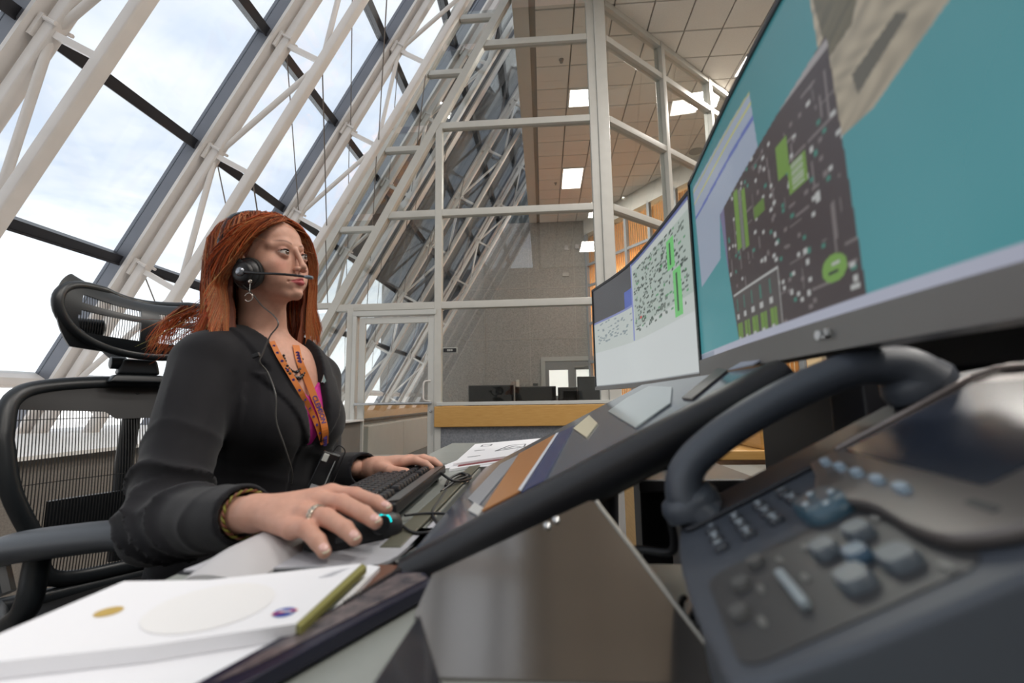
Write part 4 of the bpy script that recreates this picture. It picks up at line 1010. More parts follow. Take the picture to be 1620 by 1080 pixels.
def cap(P, a, b, ra, rb=None, flat=None):
    rb = ra if rb is None else rb; a = np.array(a, float); b = np.array(b, float); d = b - a; L2 = d @ d
    q = [P[i] - a[i] for i in range(3)]; t = np.clip((q[0]*d[0] + q[1]*d[1] + q[2]*d[2])/L2, 0, 1)
    return np.sqrt(sum((q[i] - d[i]*t)**2 for i in range(3))) - (ra + (rb - ra)*t)
def chain(P, pts, rs, k=.006):
    d = None
    for i in range(len(pts)-1):
        c = cap(P, pts[i], pts[i+1], rs[i], rs[i+1]); d = c if d is None else smin(d, c, k)
    return d
def rotM(yaw, pitch=0, roll=0):
    cy, sy, cp, sp_, cr, sr = math.cos(yaw), math.sin(yaw), math.cos(pitch), math.sin(pitch), math.cos(roll), math.sin(roll)
    Rz = np.array([[cy, -sy, 0], [sy, cy, 0], [0, 0, 1]]); Ry = np.array([[cp, 0, sp_], [0, 1, 0], [-sp_, 0, cp]]); Rx = np.array([[1, 0, 0], [0, cr, -sr], [0, sr, cr]])
    return Rz @ Ry @ Rx
def mesh_obj(name, parts, m, parent, cols=None):
    o_ = wloc(parent) if parent is not None else np.zeros(3)
    V = np.concatenate([p[0] for p in parts]); off = 0; Fs = []
    for v, f in parts: Fs.append(f + off); off += len(v)
    Fs = np.concatenate(Fs)
    me = bpy.data.meshes.new(name); me.vertices.add(len(V)); me.vertices.foreach_set('co', (V - o_).astype(np.float32).ravel())
    me.loops.add(len(Fs)*4); me.loops.foreach_set('vertex_index', Fs.astype(np.int32).ravel())
    me.polygons.add(len(Fs)); me.polygons.foreach_set('loop_start', np.arange(0, len(Fs)*4, 4, dtype=np.int32))
    me.update(calc_edges=True); me.validate()
    if cols is not None:
        ca = me.color_attributes.new('Col', 'FLOAT_COLOR', 'POINT'); c = np.ones((len(V), 4), np.float32); c[:, :3] = cols; ca.data.foreach_set('color', c.ravel())
    return link(name, me, m, parent, smooth=True)
# ================================================================== MESH OFFICE CHAIR
CHC = np.array([-1.16, 1.24]); cf = np.array([.84, -.54, 0]); cf /= np.linalg.norm(cf); cl = np.array([-cf[1], cf[0], 0])     # facing, her-left
ch = empty('office_chair', (CHC[0] + .25, CHC[1] - .14, 0), 'black mesh office chair with headrest behind the woman', 'chair')
def cw(a, f, z): return np.array([CHC[0], CHC[1], 0]) + cl*a + cf*f + np.array([0, 0, z])
chb = mat('chair_frame', srgb(34, 38, 42), .38); meshm = mat('chair_mesh', srgb(26, 26, 28), .6)
# outline of the back frame: shield, wide at the top; gently curved front to back
outl = [(-.262, .86), (-.25, .95), (-.18, .985), (0, .998), (.18, .985), (.25, .95), (.262, .86), (.24, .74), (.19, .62), (.15, .52), (0, .50), (-.15, .52), (-.19, .62), (-.24, .74)]
def bulge(a, z): return -.10*(a/.26)**2*-1*.55 + .05*math.sin((z - .5)/.5*math.pi) - .12*(z - .75)
oc = catmull([(a, z, 0) for a, z in outl + [outl[0]]], 6)[:-1]
P_ = [cw(p[0], bulge(p[0], p[1]), p[1]) for p in oc]
MB().tube(P_, .019, 10, closed=True, flat=.75, upv=cf).build('back_frame', chb, ch, smooth=True)
def half(z):    # half width of the opening at height z
    zs = [.50, .52, .62, .74, .86, .95, .985, .998]; ws = [.10, .15, .19, .24, .262, .25, .18, .02]; return np.interp(z, zs, ws)
nst = 84
vs = MB()
for i in range(nst):
    a = -.255 + .51*i/(nst-1); zz = [z for z in np.linspace(.50, .99, 40) if half(z) > abs(a)]
    if len(zz) < 3: continue
    pts = [cw(a, bulge(a, z), z) for z in np.linspace(zz[0], zz[-1], 12)]
    vs.tube(pts, .00155, 4, cap=False)
o = vs.build('back_mesh', meshm, ch); o['kind'] = 'stuff'
hz_ = MB()
for z in np.linspace(.60, .90, 3):
    w_ = half(z); hz_.tube([cw(a, bulge(a, z) - .002, z) for a in np.linspace(-w_, w_, 12)], .0011, 4, cap=False)
o = hz_.build('cross_threads', meshm, ch); o['kind'] = 'stuff'
# upper opaque band and lumbar pad
b = MB()
def patch(a0, a1, z0f, z1f, off, th, n=20, m=5):
    k = len(b.v)
    for layer in (0, th):
        for i in range(n+1):
            a = a0 + (a1 - a0)*i/n
            for j in range(m+1):
                z = z0f(a) + (z1f(a) - z0f(a))*j/m; b.v.append(tuple(cw(a, bulge(a, z) + off - layer, z)))
    g = lambda l, i, j: k + l*(n+1)*(m+1) + i*(m+1) + j
    for i in range(n):
        for j in range(m): b.f.append((g(0,i,j), g(0,i+1,j), g(0,i+1,j+1), g(0,i,j+1))); b.f.append((g(1,i,j), g(1,i,j+1), g(1,i+1,j+1), g(1,i+1,j)))
        b.f.append((g(0,i,0), g(1,i,0), g(1,i+1,0), g(0,i+1,0))); b.f.append((g(0,i,m), g(0,i+1,m), g(1,i+1,m), g(1,i,m)))
zt = lambda a: float(np.interp(abs(a), [0, .18, .25], [.995, .98, .945]))
patch(-.24, .24, lambda a: float(np.interp(abs(a), [0, .05, .07, .24], [.895, .895, .915, .925])), zt, .004, .008)
b.build('upper_band', meshm, ch, smooth=True)
b = MB(); patch(-.17, .17, lambda a: .60, lambda a: .70, -.035, .02); b.build('lumbar_pad', chb, ch, smooth=True)
# spine post and bracket to the headrest
MB().tube(catmull([cw(0, -.06, .50), cw(0, -.08, .75), cw(0, -.03, .97)], 5), .022, 10).build('spine', chb, ch, smooth=True)
MB().hexa([cw(-.075, -.035, .995), cw(.085, -.035, .995), cw(.085, .02, .995), cw(-.075, .02, .995)], [cw(-.06, -.03, 1.018), cw(.05, -.03, 1.018), cw(.05, .012, 1.018), cw(-.06, .012, 1.018)]).build('headrest_foot', chb, ch, bevel=.006)
hb2 = MB().hexa([cw(-.055, -.03, 1.018), cw(.045, -.03, 1.018), cw(.045, .012, 1.018), cw(-.055, .012, 1.018)], [cw(-.045, -.03, 1.062), cw(.035, -.03, 1.062), cw(.035, .012, 1.062), cw(-.045, .012, 1.062)])
hb2.build('headrest_bracket', chb, ch, bevel=.008)
MB().lathe(cw(-.07, -.008, 1.05), [(.012, 0), (.017, .002), (.017, .03), (.012, .033)], 18, axis=cl).build('bracket_screw', chb, ch, smooth=True)
MB().tube(catmull([cw(-.03, -.03, 1.05), cw(-.06, -.075, 1.09), cw(-.10, -.10, 1.15)], 5), .014, 10).build('headrest_arm', chb, ch, smooth=True)
MB().lathe(cw(-.145, -.10, 1.155), [(.018, 0), (.026, .004), (.026, .07), (.018, .075)], 20, axis=cl).build('pivot_knob', chb, ch, smooth=True)
# headrest: saddle-shaped frame with oval mesh windows
HW_, ang = .205, .0
def hrp(u, v, th=0.0):     # u -1..1 across, v -1..1 up
    a = u*HW_; f = .055 + .05*u*u - .035*(v + .2)**2*1.2 + (-.035 if v > .85 else 0)*((v - .85)/.15)*1.6
    z = 1.168 - .012*u + .098*v + .018*u*u*v + .012*abs(u)**2 - .028*(1 - u*u)*(v > 0)*v
    return cw(a, f - th, z)
b = MB(); nu, nv = 56, 30; k = 0
def hole(u, v):
    if abs(v) > .72 or abs(u) > .86: return False
    h1 = (abs(u) > .10) and (v < -.08) and (v > -.62) and abs(u) < .80*(1 - .25*(v + .62)**2)
    h2 = (abs(u) > .10) and (v > .12) and (v < .42) and abs(u) < .74
    return h1 or h2
for l in (0, .012):
    for i in range(nu+1):
        for j in range(nv+1):
            u = 2*i/nu - 1; v = 2*j/nv - 1
            sq = math.sqrt(max(0, 1 - .35*v*v)); b.v.append(tuple(hrp(u*sq, v*math.sqrt(max(0, 1 - .12*u*u)), l)))
g = lambda l, i, j: l*(nu+1)*(nv+1) + i*(nv+1) + j
hol = lambda i, j: i < 0 or j < 0 or i >= nu or j >= nv or hole(2*(i+.5)/nu - 1, 2*(j+.5)/nv - 1)
for i in range(nu):
    for j in range(nv):
        if hol(i, j): continue
        b.f.append((g(0,i,j), g(0,i+1,j), g(0,i+1,j+1), g(0,i,j+1))); b.f.append((g(1,i,j), g(1,i,j+1), g(1,i+1,j+1), g(1,i+1,j)))
        for di, dj, e0, e1 in ((-1, 0, (i, j), (i, j+1)), (1, 0, (i+1, j+1), (i+1, j)), (0, -1, (i+1, j), (i, j)), (0, 1, (i, j+1), (i+1, j+1))):
            if hol(i + di, j + dj): b.f.append((g(0, *e0), g(0, *e1), g(1, *e1), g(1, *e0)))
b.build('headrest_pad', chb, ch, smooth=True)
# curled rim of the headrest
rim = [hrp(math.cos(t)*.98, math.sin(t)*.98, .006) for t in np.linspace(0, 2*math.pi, 60, endpoint=False)]
MB().tube(rim, .0125, 10, closed=True).build('headrest_rim', chb, ch, smooth=True)
hmsh = MB()
for i in range(60):
    u = -.80 + 1.6*i/59
    if abs(u) < .1: continue
    hmsh.tube([hrp(u, v, .006) for v in np.linspace(-.64, .45, 8)], .0011, 4, cap=False)
o = hmsh.build('headrest_mesh', meshm, ch); o['kind'] = 'stuff'
# seat, arms, base
st_ = [cw(a, f, .455 + .05*(a/.25)**2) for a, f in ()]
sc_ = catmull([(-.24, .06, 0), (-.25, .25, 0), (-.24, .48, 0), (0, .53, 0), (.24, .48, 0), (.25, .25, 0), (.24, .06, 0), (0, .02, 0), (-.24, .06, 0)], 5)[:-1]
MB().tube([cw(p[0], p[1], .47 + .25*p[0]**2) for p in sc_], .02, 10, closed=True).build('seat_frame', chb, ch, smooth=True)
MB().slab([cw(p[0]*.95, .28 + (p[1] - .28)*.95, .462) for p in sc_], (0, 0, .006)).build('seat', meshm, ch)
for q in (-1, 1): MB().tube([cw(q*.22, .02, .50), cw(q*.24, -.03, .60)], .018, 8).build('link', chb, ch)
for s, nm in ((-1, 'arm'), (1, 'arm')):
    arm = empty('arm', tuple(cw(s*.30, .2, .46)), parent=ch)
    if s < 0: A0, A1 = at_y(-40, 880, .83), at_y(232, 842, .83)
    else: A0, A1 = cw(.30, .02, .66), cw(.30, .28, .68)
    ap_ = catmull([A0 + [0, 0, -.012], A0*.8 + A1*.2 + [0, 0, .004], A0*.5 + A1*.5 + [0, 0, .006], A1*.85 + A0*.15 + [0, 0, .002], A1 + [0, 0, -.012]], 6)
    MB().tube(ap_, [.034 + .012*math.sin(math.pi*min(1, i/(len(ap_)-1)*.9 + .1)) for i in range(len(ap_))], 14, flat=.62, upv=(0, 0, 1)).build('arm_pad', mat('arm_pad', srgb(74, 78, 84), .42, bump=.1, bscale=600), arm, smooth=True)
    mdp = A0*.62 + A1*.38
    MB().tube(catmull([mdp + [0, 0, -.02], mdp + [-.02, 0, -.12], cw(s*.27, .12, .44), cw(s*.10, .16, .40)], 6), .020, 10).build('arm_support', chb, arm, smooth=True)
MB().tube([cw(0, .22, .45), cw(0, .22, .12)], .028, 14).build('gas_column', chb, ch, smooth=True)
MB().slab([cw(-.12, .08, .385), cw(.12, .08, .385), cw(.12, .36, .385), cw(-.12, .36, .385)], (0, 0, .06)).build('tilt_housing', chb, ch, bevel=.01)
for k in range(5):
    t = 2*math.pi*k/5 + .3; d_ = np.array([math.cos(t), math.sin(t), 0]); c = cw(0, .22, 0)
    MB().hexa([c + d_*.02 + np.cross(d_, (0, 0, 1))*q*.022 + [0, 0, z] for q, z in ((-1, .10), (1, .10), (1, .13), (-1, .13))], [c + d_*.30 + np.cross(d_, (0, 0, 1))*q*.015 + [0, 0, z] for q, z in ((-1, .062), (1, .062), (1, .085), (-1, .085))]).build('leg', chb, ch, bevel=.004)
    w_ = np.cross(d_, (0, 0, 1)); MB().lathe(c + d_*.29 - w_*.022 + [0, 0, .0295], [(.027, 0), (.029, .004), (.029, .018), (.022, .020), (.022, .024), (.029, .026), (.029, .040), (.027, .044)], 16, axis=w_).tube([c + d_*.29 + [0, 0, .03], c + d_*.29 + [0, 0, .066]], .008, 8).build('caster', black_plastic, ch, smooth=True)
# ================================================================== WOMAN AT THE CONSOLE
person = empty('person', (-.72, 1.08, 0), 'seated woman with long red hair, black blazer and headset, hand on a mouse', 'person')
HR = rotM(math.radians(-12), math.radians(-5), math.radians(6))
EYE = at_y(449, 400, 1.0)
HO = EYE - HR @ np.array([.080, -.031, 0])
def h2w(p): return HO + HR @ np.array(p, float)
fT = np.array([.947, -.32, 0]); lT = np.array([.32, .947, 0]); MID = np.array([-.687, 1.095, 0])
def tw(a, f, z): return MID + lT*a + fT*f + np.array([0, 0, z])      # torso frame -> world
SR, ER, WR = np.array([-.735, .945, 1.015]), np.array([-.665, .775, .725]), np.array([-.425, .640, .776])
SL_, EL, WL_ = np.array([-.634, 1.245, .985]), np.array([-.60, 1.215, .745]), np.array([-.43, 1.085, .772])
def loc(P, c, A): # coordinates of P in frame A (rows = axes) at c
    q = [P[i] - c[i] for i in range(3)]; return [q[0]*A[j][0] + q[1]*A[j][1] + q[2]*A[j][2] for j in range(3)]
TA = np.array([fT, lT, [0, 0, 1]])
def torso(P, grow=0.0):
    Q = loc(P, MID, TA)            # f, l, z
    d = ell(Q, (.020, 0, .93), (.105 + grow, .160 + grow, .17 + grow))
    d = smin(d, ell(Q, (-.02, 0, .74), (.105 + grow, .140 + grow, .19 + grow)), .05)
    d = smin(d, ell(Q, (-.06, 0, .60), (.14 + grow, .175 + grow, .13 + grow)), .05)
    for s in (-1, 1): d = smin(d, sph(Q, (.085, s*.070, .885), .060 + grow), .045)
    d = smin(d, cap(Q, (-.015, -.135, 1.02), (-.015, .135, 1.00), .050 + grow), .05)
    return d
def neckf(P):
    a, b_ = h2w((-.022, 0, -.06)), tw(-.005, -.01, 1.04)
    d = cap(P, a, b_, .052, .056)
    d = smin(d, cap(P, tw(0, -.03, 1.065), tw(-.10, -.02, 1.03), .032, .03), .04)
    return smin(d, cap(P, tw(0, -.03, 1.065), tw(.10, -.02, 1.01), .032, .03), .04)
def headf(Pw):
    P = loc(Pw, HO, HR.T)
    d = ell(P, (-.018, 0, .028), (.092, .073, .086))
    d = smin(d, ell(P, (.030, 0, -.022), (.056, .056, .078)), .02)
    d = smin(d, ell(P, (.052, 0, .045), (.034, .052, .042)), .02)                 # forehead
    for s in (-1, 1):
        d = smin(d, cap(P, (.0, s*.054, -.052), (.066, s*.014, -.094), .013, .012), .020)   # jaw
        d = smin(d, sph(P, (.053, s*.041, -.028), .025), .022)                        # cheek bone
        d = smin(d, sph(P, (.057, s*.029, -.058), .0225), .020)
    d = smin(d, sph(P, (.0795, 0, -.092), .0125), .014)                                # chin
    d = smin(d, cap(P, (.020, 0, -.075), (-.02, 0, -.085), .032, .04), .025)
    d = smin(d, cap(P, (.077, -.024, .022), (.077, .024, .022), .0085), .016)       # brow
    for s in (-1, 1):
        d = smin(d, cap(P, (.0755, s*.022, .0225), (.061, s*.048, .019), .008, .007), .014)
        d = smax(d, -sph(P, (.105, s*.030, .000), .019), .012)                       # socket
    # muzzle and lips
    d = smin(d, ell(P, (.074, 0, -.066), (.018, .026, .020)), .012)
    d = smin(d, cap(P, (.090, 0, .010), (.1030, 0, -.028), .0052, .0068), .009)      # nose bridge
    d = smin(d, sph(P, (.1050, 0, -.0325), .0080), .005)
    for s in (-1, 1): d = smin(d, ell(P, (.0955, s*.0115, -.038), (.0095, .0068, .0062)), .004)
    for s in (-1, 1): d = smax(d, -ell(P, (.1000, s*.0062, -.0445), (.0050, .0030, .0045)), .002)
    d = smax(d, -cap(P, (.1015, 0, -.048), (.0965, 0, -.056), .0018), .004)          # philtrum
    for s in (-1, 1):
        d = smin(d, cap(P, (.0945, 0, -.0600), (.0795, s*.0245, -.0645), .0052, .0022), .003)
        d = smin(d, cap(P, (.0935, s*.003, -.0700), (.0795, s*.0225, -.0655), .0062, .0024), .003)
        d = smax(d, -cap(P, (.0990, 0, -.0652), (.0825, s*.0250, -.0664), .0010), .0018)
        d = smax(d, -sph(P, (.080, s*.0275, -.0672), .0022), .004)
    d = smax(d, -cap(P, (.0925, -.010, -.0825), (.0925, .010, -.0825), .0042), .008)   # under the lip
    # eyelids: shell around the eyeball with an almond opening
    for s in (-1, 1):
        E_ = (.0775, s*.031, 0)
        d = smin(d, sph(P, E_, .0142), .0035)
        y = (P[1] - s*.031)*s
        op = np.sqrt((y/.0130)**2 + ((P[2] - .0004 - y*.08)/.0061)**2) - 1
        cut = np.maximum(op*.0045, .0835 - .0085 - P[0])
        d = np.where(np.abs(y) < .02, smax(d, -cut, .0012), d)
        d = smin(d, cap(P, (.0900, s*.022, .0072), (.0860, s*.043, .0060), .0014, .0012), .0025)   # lid fold
    # ears
    for s in (-1, 1):
        e_ = ell(P, (-.006, s*.076, -.012), (.017, .007, .028)); e_ = smax(e_, -ell(P, (-.003, s*.083, -.010), (.010, .006, .017)), .003); d = smin(d, e_, .006)
    return d
def skin_head(X, Y, Z):
    P = [X, Y, Z]; d = headf(P); d = smin(d, neckf(P), .018); t = torso(P)
    Q = loc(P, MID, TA)
    d = smin(d, t, .03)
    for s in (-1, 1): d = smin(d, cap(Q, (.070, s*.012, 1.028), (.045, s*.11, 1.045), .0095, .008), .014)   # collar bones
    sc = cap(P, h2w((-.03, .0, -.05)) + np.array([0, 0, 0]), tw(0, .085, 1.03), .010, .008)
    return d
import time; _t0 = time.time()
lo = np.array([-.92, .86, .86]); hi = np.array([-.50, 1.26, 1.43])
# only a box round head, neck and chest at fine pitch
c0, c1 = HO + np.array([-.125, -.11, -.0]), HO
hv, hf = surface_nets(skin_head, [HO[0] - .125, HO[1] - .115, .90], [HO[0] + .150, HO[1] + .125, HO[2] + .125], .0019)
# the box faces leave the surface open; the rest of the body continues inside the clothes
def finger(pts, rs): return [np.array(p) for p in pts], rs
def hand_sdf(wr, el, mcps, fing, thumb):
    def f(X, Y, Z):
        P = [X, Y, Z]; d = cap(P, el, wr, .036, .0235)
        for m_, r_ in zip(mcps, (.0125, .013, .0135, .0125)): d = smin(d, cap(P, wr, m_, .0175, r_), .012)
        c = sum(mcps)/4*.6 + np.array(wr)*.4; d = smin(d, sph(P, c - np.array([0, 0, .004]), .017), .014)
        for pts, rs in fing: d = smin(d, chain(P, pts, rs, .003), .006)
        d = smin(d, chain(P, *thumb, .005), .010)
        return d
    return f
RM = [at_y(462, 836, .572), at_y(482, 812, .588), at_y(503, 792, .608), at_y(524, 780, .632)]   # little .. index knuckles
RF = [([RM[0], at_y(484, 836, .558), at_y(503, 856, .548), at_y(513, 872, .541)], [.0115, .0105, .0095, .0082]),
      ([RM[1], at_y(516, 818, .572), at_y(546, 836, .556), at_y(561, 852, .548)], [.0120, .0112, .0098, .0084]),
      ([RM[2], at_y(540, 795, .594), at_y(575, 812, .574), at_y(594, 826, .566)], [.0120, .0112, .0098, .0084]),
      ([RM[3], at_y(562, 783, .625), at_y(594, 794, .610), at_y(611, 804, .603)], [.0115, .0105, .0092, .0080])]
WRh = np.array([-.398, .622, .782])
RT = ([WRh + [.02, .02, 0], WRh + [.055, .055, -.005], WRh + [.095, .062, -.015], WRh + [.125, .055, -.022]], [.017, .014, .011, .009])
rf_ = hand_sdf(WRh, ER, RM, RF, RT)
rv, rfc = surface_nets(rf_, [-.50, .50, .735], [-.18, .72, .835], .0016)
LMc = [np.array([-.335, 1.140, .784]), np.array([-.328, 1.120, .789]), np.array([-.326, 1.099, .791]), np.array([-.332, 1.078, .789])]
LFg = []
for i, m_ in enumerate(LMc):
    L_ = (.062, .075, .08, .072)[i]; dy = (.004, .002, 0, -.004)[i]
    LFg.append(([m_, m_ + [L_*.42, dy, .004], m_ + [L_*.75, dy*1.6, -.003], m_ + [L_*.95, dy*2, -.013]], [.0105, .0095, .0085, .0072]))
WLh = np.array([-.405, 1.095, .776])
LT = ([WLh + [.02, -.02, 0], WLh + [.05, -.045, -.002], WLh + [.09, -.052, -.004]], [.0155, .012, .009])
lf_ = hand_sdf(WLh, EL, LMc, LFg, LT)
lv, lfc = surface_nets(lf_, [-.49, 1.0, .745], [-.21, 1.17, .83], .002)
def inner(X, Y, Z):
    P = [X, Y, Z]; d = torso(P); d = smin(d, chain(P, [SR, ER, WRh - [.05, 0, 0]], [.048, .036, .026], .02), .03); d = smin(d, chain(P, [SL_, EL, WLh - [.05, 0, 0]], [.048, .036, .026], .02), .03)
    return smax(d, (Z - 1.02), .01) + .004
iv, if_ = surface_nets(inner, [-.95, .68, .42], [-.36, 1.36, 1.06], .009)
# skin colours
base = np.array(srgb(204, 156, 136)); V_ = np.concatenate([hv, rv, lv, iv]); cols = np.tile(base, (len(V_), 1))
hl = (hv - HO) @ HR; nh = len(hv)
def blend(mask, col, w): cols[:nh][mask] = cols[:nh][mask]*(1 - w[mask][:, None]) + np.array(col)*w[mask][:, None]
yl, zl, xl = hl[:, 1], hl[:, 2], hl[:, 0]
ay = np.abs(yl); front = xl > .06
top = -.0590 - .0035*np.clip((ay - .004)/.02, 0, 1) - .004*np.clip((ay - .012)/.013, 0, 1); bot = -.0770 + .0095*np.clip(ay/.024, 0, 1)**1.6
w = np.clip((top - zl)/.0012, 0, 1)*np.clip((zl - bot)/.0012, 0, 1)*np.clip((.0245 - ay)/.002, 0, 1); blend(front & (w > 0), srgb(182, 86, 92), w*.95)
w = np.exp(-(((ay - .031)/.016)**2 + ((zl - .006)/.007)**2)*1.2); blend(front, srgb(122, 74, 66), w*.7)
w = np.exp(-(((ay - .031)/.0145)**2 + ((zl)/.0072)**2)**3); blend(front, srgb(96, 58, 52), w*.55)       # eye shadow
w = np.exp(-(((ay - .042)/.018)**2 + ((zl + .030)/.018)**2)); blend(front, srgb(206, 134, 118), w*.45)
br_z = .0225 + .006*np.sin(np.clip((ay - .012)/.038, 0, 1)*2.2); w = np.clip(1 - np.abs(zl - br_z)/.0034, 0, 1)*(ay > .013)*(ay < .050); w *= np.clip((.052 - ay)/.014, 0, 1); blend((xl > .045) & (w > 0), srgb(92, 54, 38), w*.85)
rows = slice(nh, nh + len(rv)); rp = V_[rows]
for fi in RF:   # ruddier knuckles
    for kp_ in fi[0][:2]: w = np.exp(-((np.linalg.norm(rp - kp_, axis=1)/.011)**2)); cols[rows] = cols[rows]*(1 - .35*w[:, None]) + np.array(srgb(206, 128, 110))*.35*w[:, None]
skin = mat('skin', (.6, .4, .3), .50, vcol=True, noise=.10, nscale=90, bump=.12, bscale=420, sss=.12, spec=.35)
body = mesh_obj('body', [(hv, hf), (rv, rfc), (lv, lfc), (iv, if_)], skin, person, cols)
print('body', time.time() - _t0)

# eyes
for s in (-1, 1):
    c = h2w((.0775, s*.031, 0)); fx = HR @ np.array([1, s*.0 + .05, .05]); fx /= np.linalg.norm(fx)
    e = MB().ell(c, (.0126,)*3, 28, 20).build('eyeball', mat('eye_white', srgb(206, 196, 190), .15), person, smooth=True)
    MB().lathe(c + fx*.0107, [(.0058, -.0004), (.0060, .0009), (.0040, .0018), (.0001, .0022)], 24, axis=fx).build('iris', mat('iris_brown', srgb(84, 62, 50), .12), e, smooth=True)
    MB().lathe(c + fx*.0127, [(.0024, -.0004), (.0023, .0004), (.0001, .0008)], 18, axis=fx).build('pupil', mat('pupil_black', (.004, .004, .004), .08), e, smooth=True)
    pts = [h2w((.0908 - .10*abs(t)**2*.075 - abs(t)*.0015 + .0005, s*.031 + s*t*.0134, .0058*(1 - t*t)**.5 + .0006 + t*.0011)) for t in np.linspace(-1, 1, 13)]
    MB().tube(pts, [.0006 + .0010*math.sin(math.pi*i/12) for i in range(13)], 6).build('eyelashes', mat('lash', srgb(36, 22, 20), .6), e, smooth=True)
# nails
nailm = mat('nail_pink', srgb(222, 176, 166), .22, coat=.3); nailt = mat('nail_tip', srgb(228, 214, 190), .3)
for pts, rs in RF:
    d_ = pts[3] - pts[2]; d_ /= np.linalg.norm(d_); up_ = np.array([.1, -.45, .9]); up_ -= d_*(up_ @ d_); up_ /= np.linalg.norm(up_); sd = np.cross(d_, up_)
    c = pts[3] + up_*rs[3]*.76 - d_*.0015
    n_ = MB().ell(c, (.0072, .0054, .0030), 18, 10, axes=np.array([d_, sd, up_])).build('nail', nailm, person, smooth=True)
    MB().ell(c + d_*.0056 - up_*.0009, (.0028, .0046, .0018), 16, 8, axes=np.array([d_, sd, up_])).build('nail_tip', nailt, n_, smooth=True)

# ---- blazer
def ridge(x): return (1 - np.abs(np.sin(x)))**2.2
def blazer(X, Y, Z):
    P = [X, Y, Z]; Q = loc(P, MID, TA)
    d = torso(P, .016)
    d = smin(d, chain(P, [SR + [0, 0, .0], ER, WR], [.068, .056, .042], .02), .028)
    d = smin(d, chain(P, [SL_ + [0, 0, .01], EL, WL_], [.062, .052, .040], .02), .028)
    d = smin(d, cap(P, tw(-.03, -.02, 1.085), SR + [.01, .0, .022], .036, .046), .03)
    d = smin(d, cap(P, tw(.03, -.02, 1.085), SL_ + [0, 0, .025], .036, .042), .03)
    # collar ring round the neck
    d = smin(d, cap(Q, (-.060, -.045, 1.108), (-.060, .045, 1.108), .022), .02)
    for s_ in (-1, 1): d = smin(d, cap(Q, (-.060, s_*.050, 1.108), (.012, s_*.082, 1.070), .020, .017), .014)
    # folds in the right sleeve: near the elbow crook and along the forearm
    ax = (WR - ER)/np.linalg.norm(WR - ER); ax2 = (ER - SR)/np.linalg.norm(ER - SR)
    q = [P[i] - ER[i] for i in range(3)]; s = q[0]*ax[0] + q[1]*ax[1] + q[2]*ax[2]; s2 = -(q[0]*ax2[0] + q[1]*ax2[1] + q[2]*ax2[2])
    wf = np.exp(-((s - .08)/.10)**2)*(cap(P, ER, WR, .0) < .08)
    ph_ = s*46 + (q[2]*26) + 1.6*np.sin(q[2]*30 + q[0]*9)
    d = d - .0150*wf*ridge(ph_*.85)
    wu = np.exp(-((s2 - .07)/.08)**2)*(cap(P, SR, ER, .0) < .085)
    d = d - .0135*wu*ridge((s2*40 - q[0]*22 + 1.3*np.sin(q[0]*28))*.95)
    wsh = np.exp(-((s2 - .24)/.07)**2)*(cap(P, SR, ER, .0) < .09)
    d = d - .006*wsh*ridge(q[0]*34 + s2*8)
    # waist wrinkles
    d = d - .003*np.exp(-((Z - .76)/.07)**2)*ridge(Z*42 + Q[1]*14)
    # front opening and lapels
    f_, a_, z_ = Q; fr = f_ > -.02
    cx = .018*np.clip((1.05 - z_)/.21, 0, 1)
    hw = .010 + .235*np.clip(z_ - .832, 0, .22); hw = np.where(z_ > 1.05, hw + (z_ - 1.05)*.25, hw)
    e_ = np.abs(a_ - cx) - hw                             # <0 inside the V
    lapw = .012 + .062*np.clip((z_ - .835)/.16, 0, 1)
    lapw = np.where((z_ > 1.000) & (z_ < 1.018), lapw*.62, lapw); lapw = np.where(z_ >= 1.018, .050, lapw)
    lap = np.clip(e_/.002, 0, 1)*np.clip((lapw - e_)/.003, 0, 1)*(z_ > .835)*fr
    d = d - .0062*lap
    d = np.where(fr & (z_ > .83), smax(d, -e_*.9, .003), d)
    # front edge seam below the button
    d = d + .004*np.exp(-((a_ + .012 - .10*(.83 - z_)*0)/.0028)**2)*(z_ < .835)*(f_ > 0)
    # hollow neck and cuffs
    nk = cap(P, h2w((-.022, 0, -.05)), tw(-.005, -.01, 1.05), .062, .064); d = np.where(z_ > 1.0, smax(d, -nk, .004), d)
    ca = cap(P, ER + ax*.20, WR + ax*.12, .0345); d = smax(d, -ca, .003)
    e2 = (P[0]-WR[0])*ax[0] + (P[1]-WR[1])*ax[1] + (P[2]-WR[2])*ax[2]; near = cap(P, ER, WR + ax*.05, 0) < .07; d = np.where(near, smax(d, e2 - .004, .003), d)
    bx = (WL_ - EL)/np.linalg.norm(WL_ - EL); d = smax(d, -cap(P, EL + bx*.14, WL_ + bx*.1, .033), .003)
    e3 = (P[0]-WL_[0])*bx[0] + (P[1]-WL_[1])*bx[1] + (P[2]-WL_[2])*bx[2]; near = cap(P, EL, WL_ + bx*.05, 0) < .065; d = np.where(near, smax(d, e3 - .004, .003), d)
    return smax(d, .56 - Z, .01)
bv, bf = surface_nets(blazer, [-.90, .57, .54], [-.36, 1.36, 1.16], .0048)
cloth = mat('black_suiting', srgb(21, 20, 25), .78, bump=.25, bscale=900, noise=.15, nscale=30, sheen=.12, spec=.25)
jk = mesh_obj('blazer', [(bv, bf)], cloth, person)
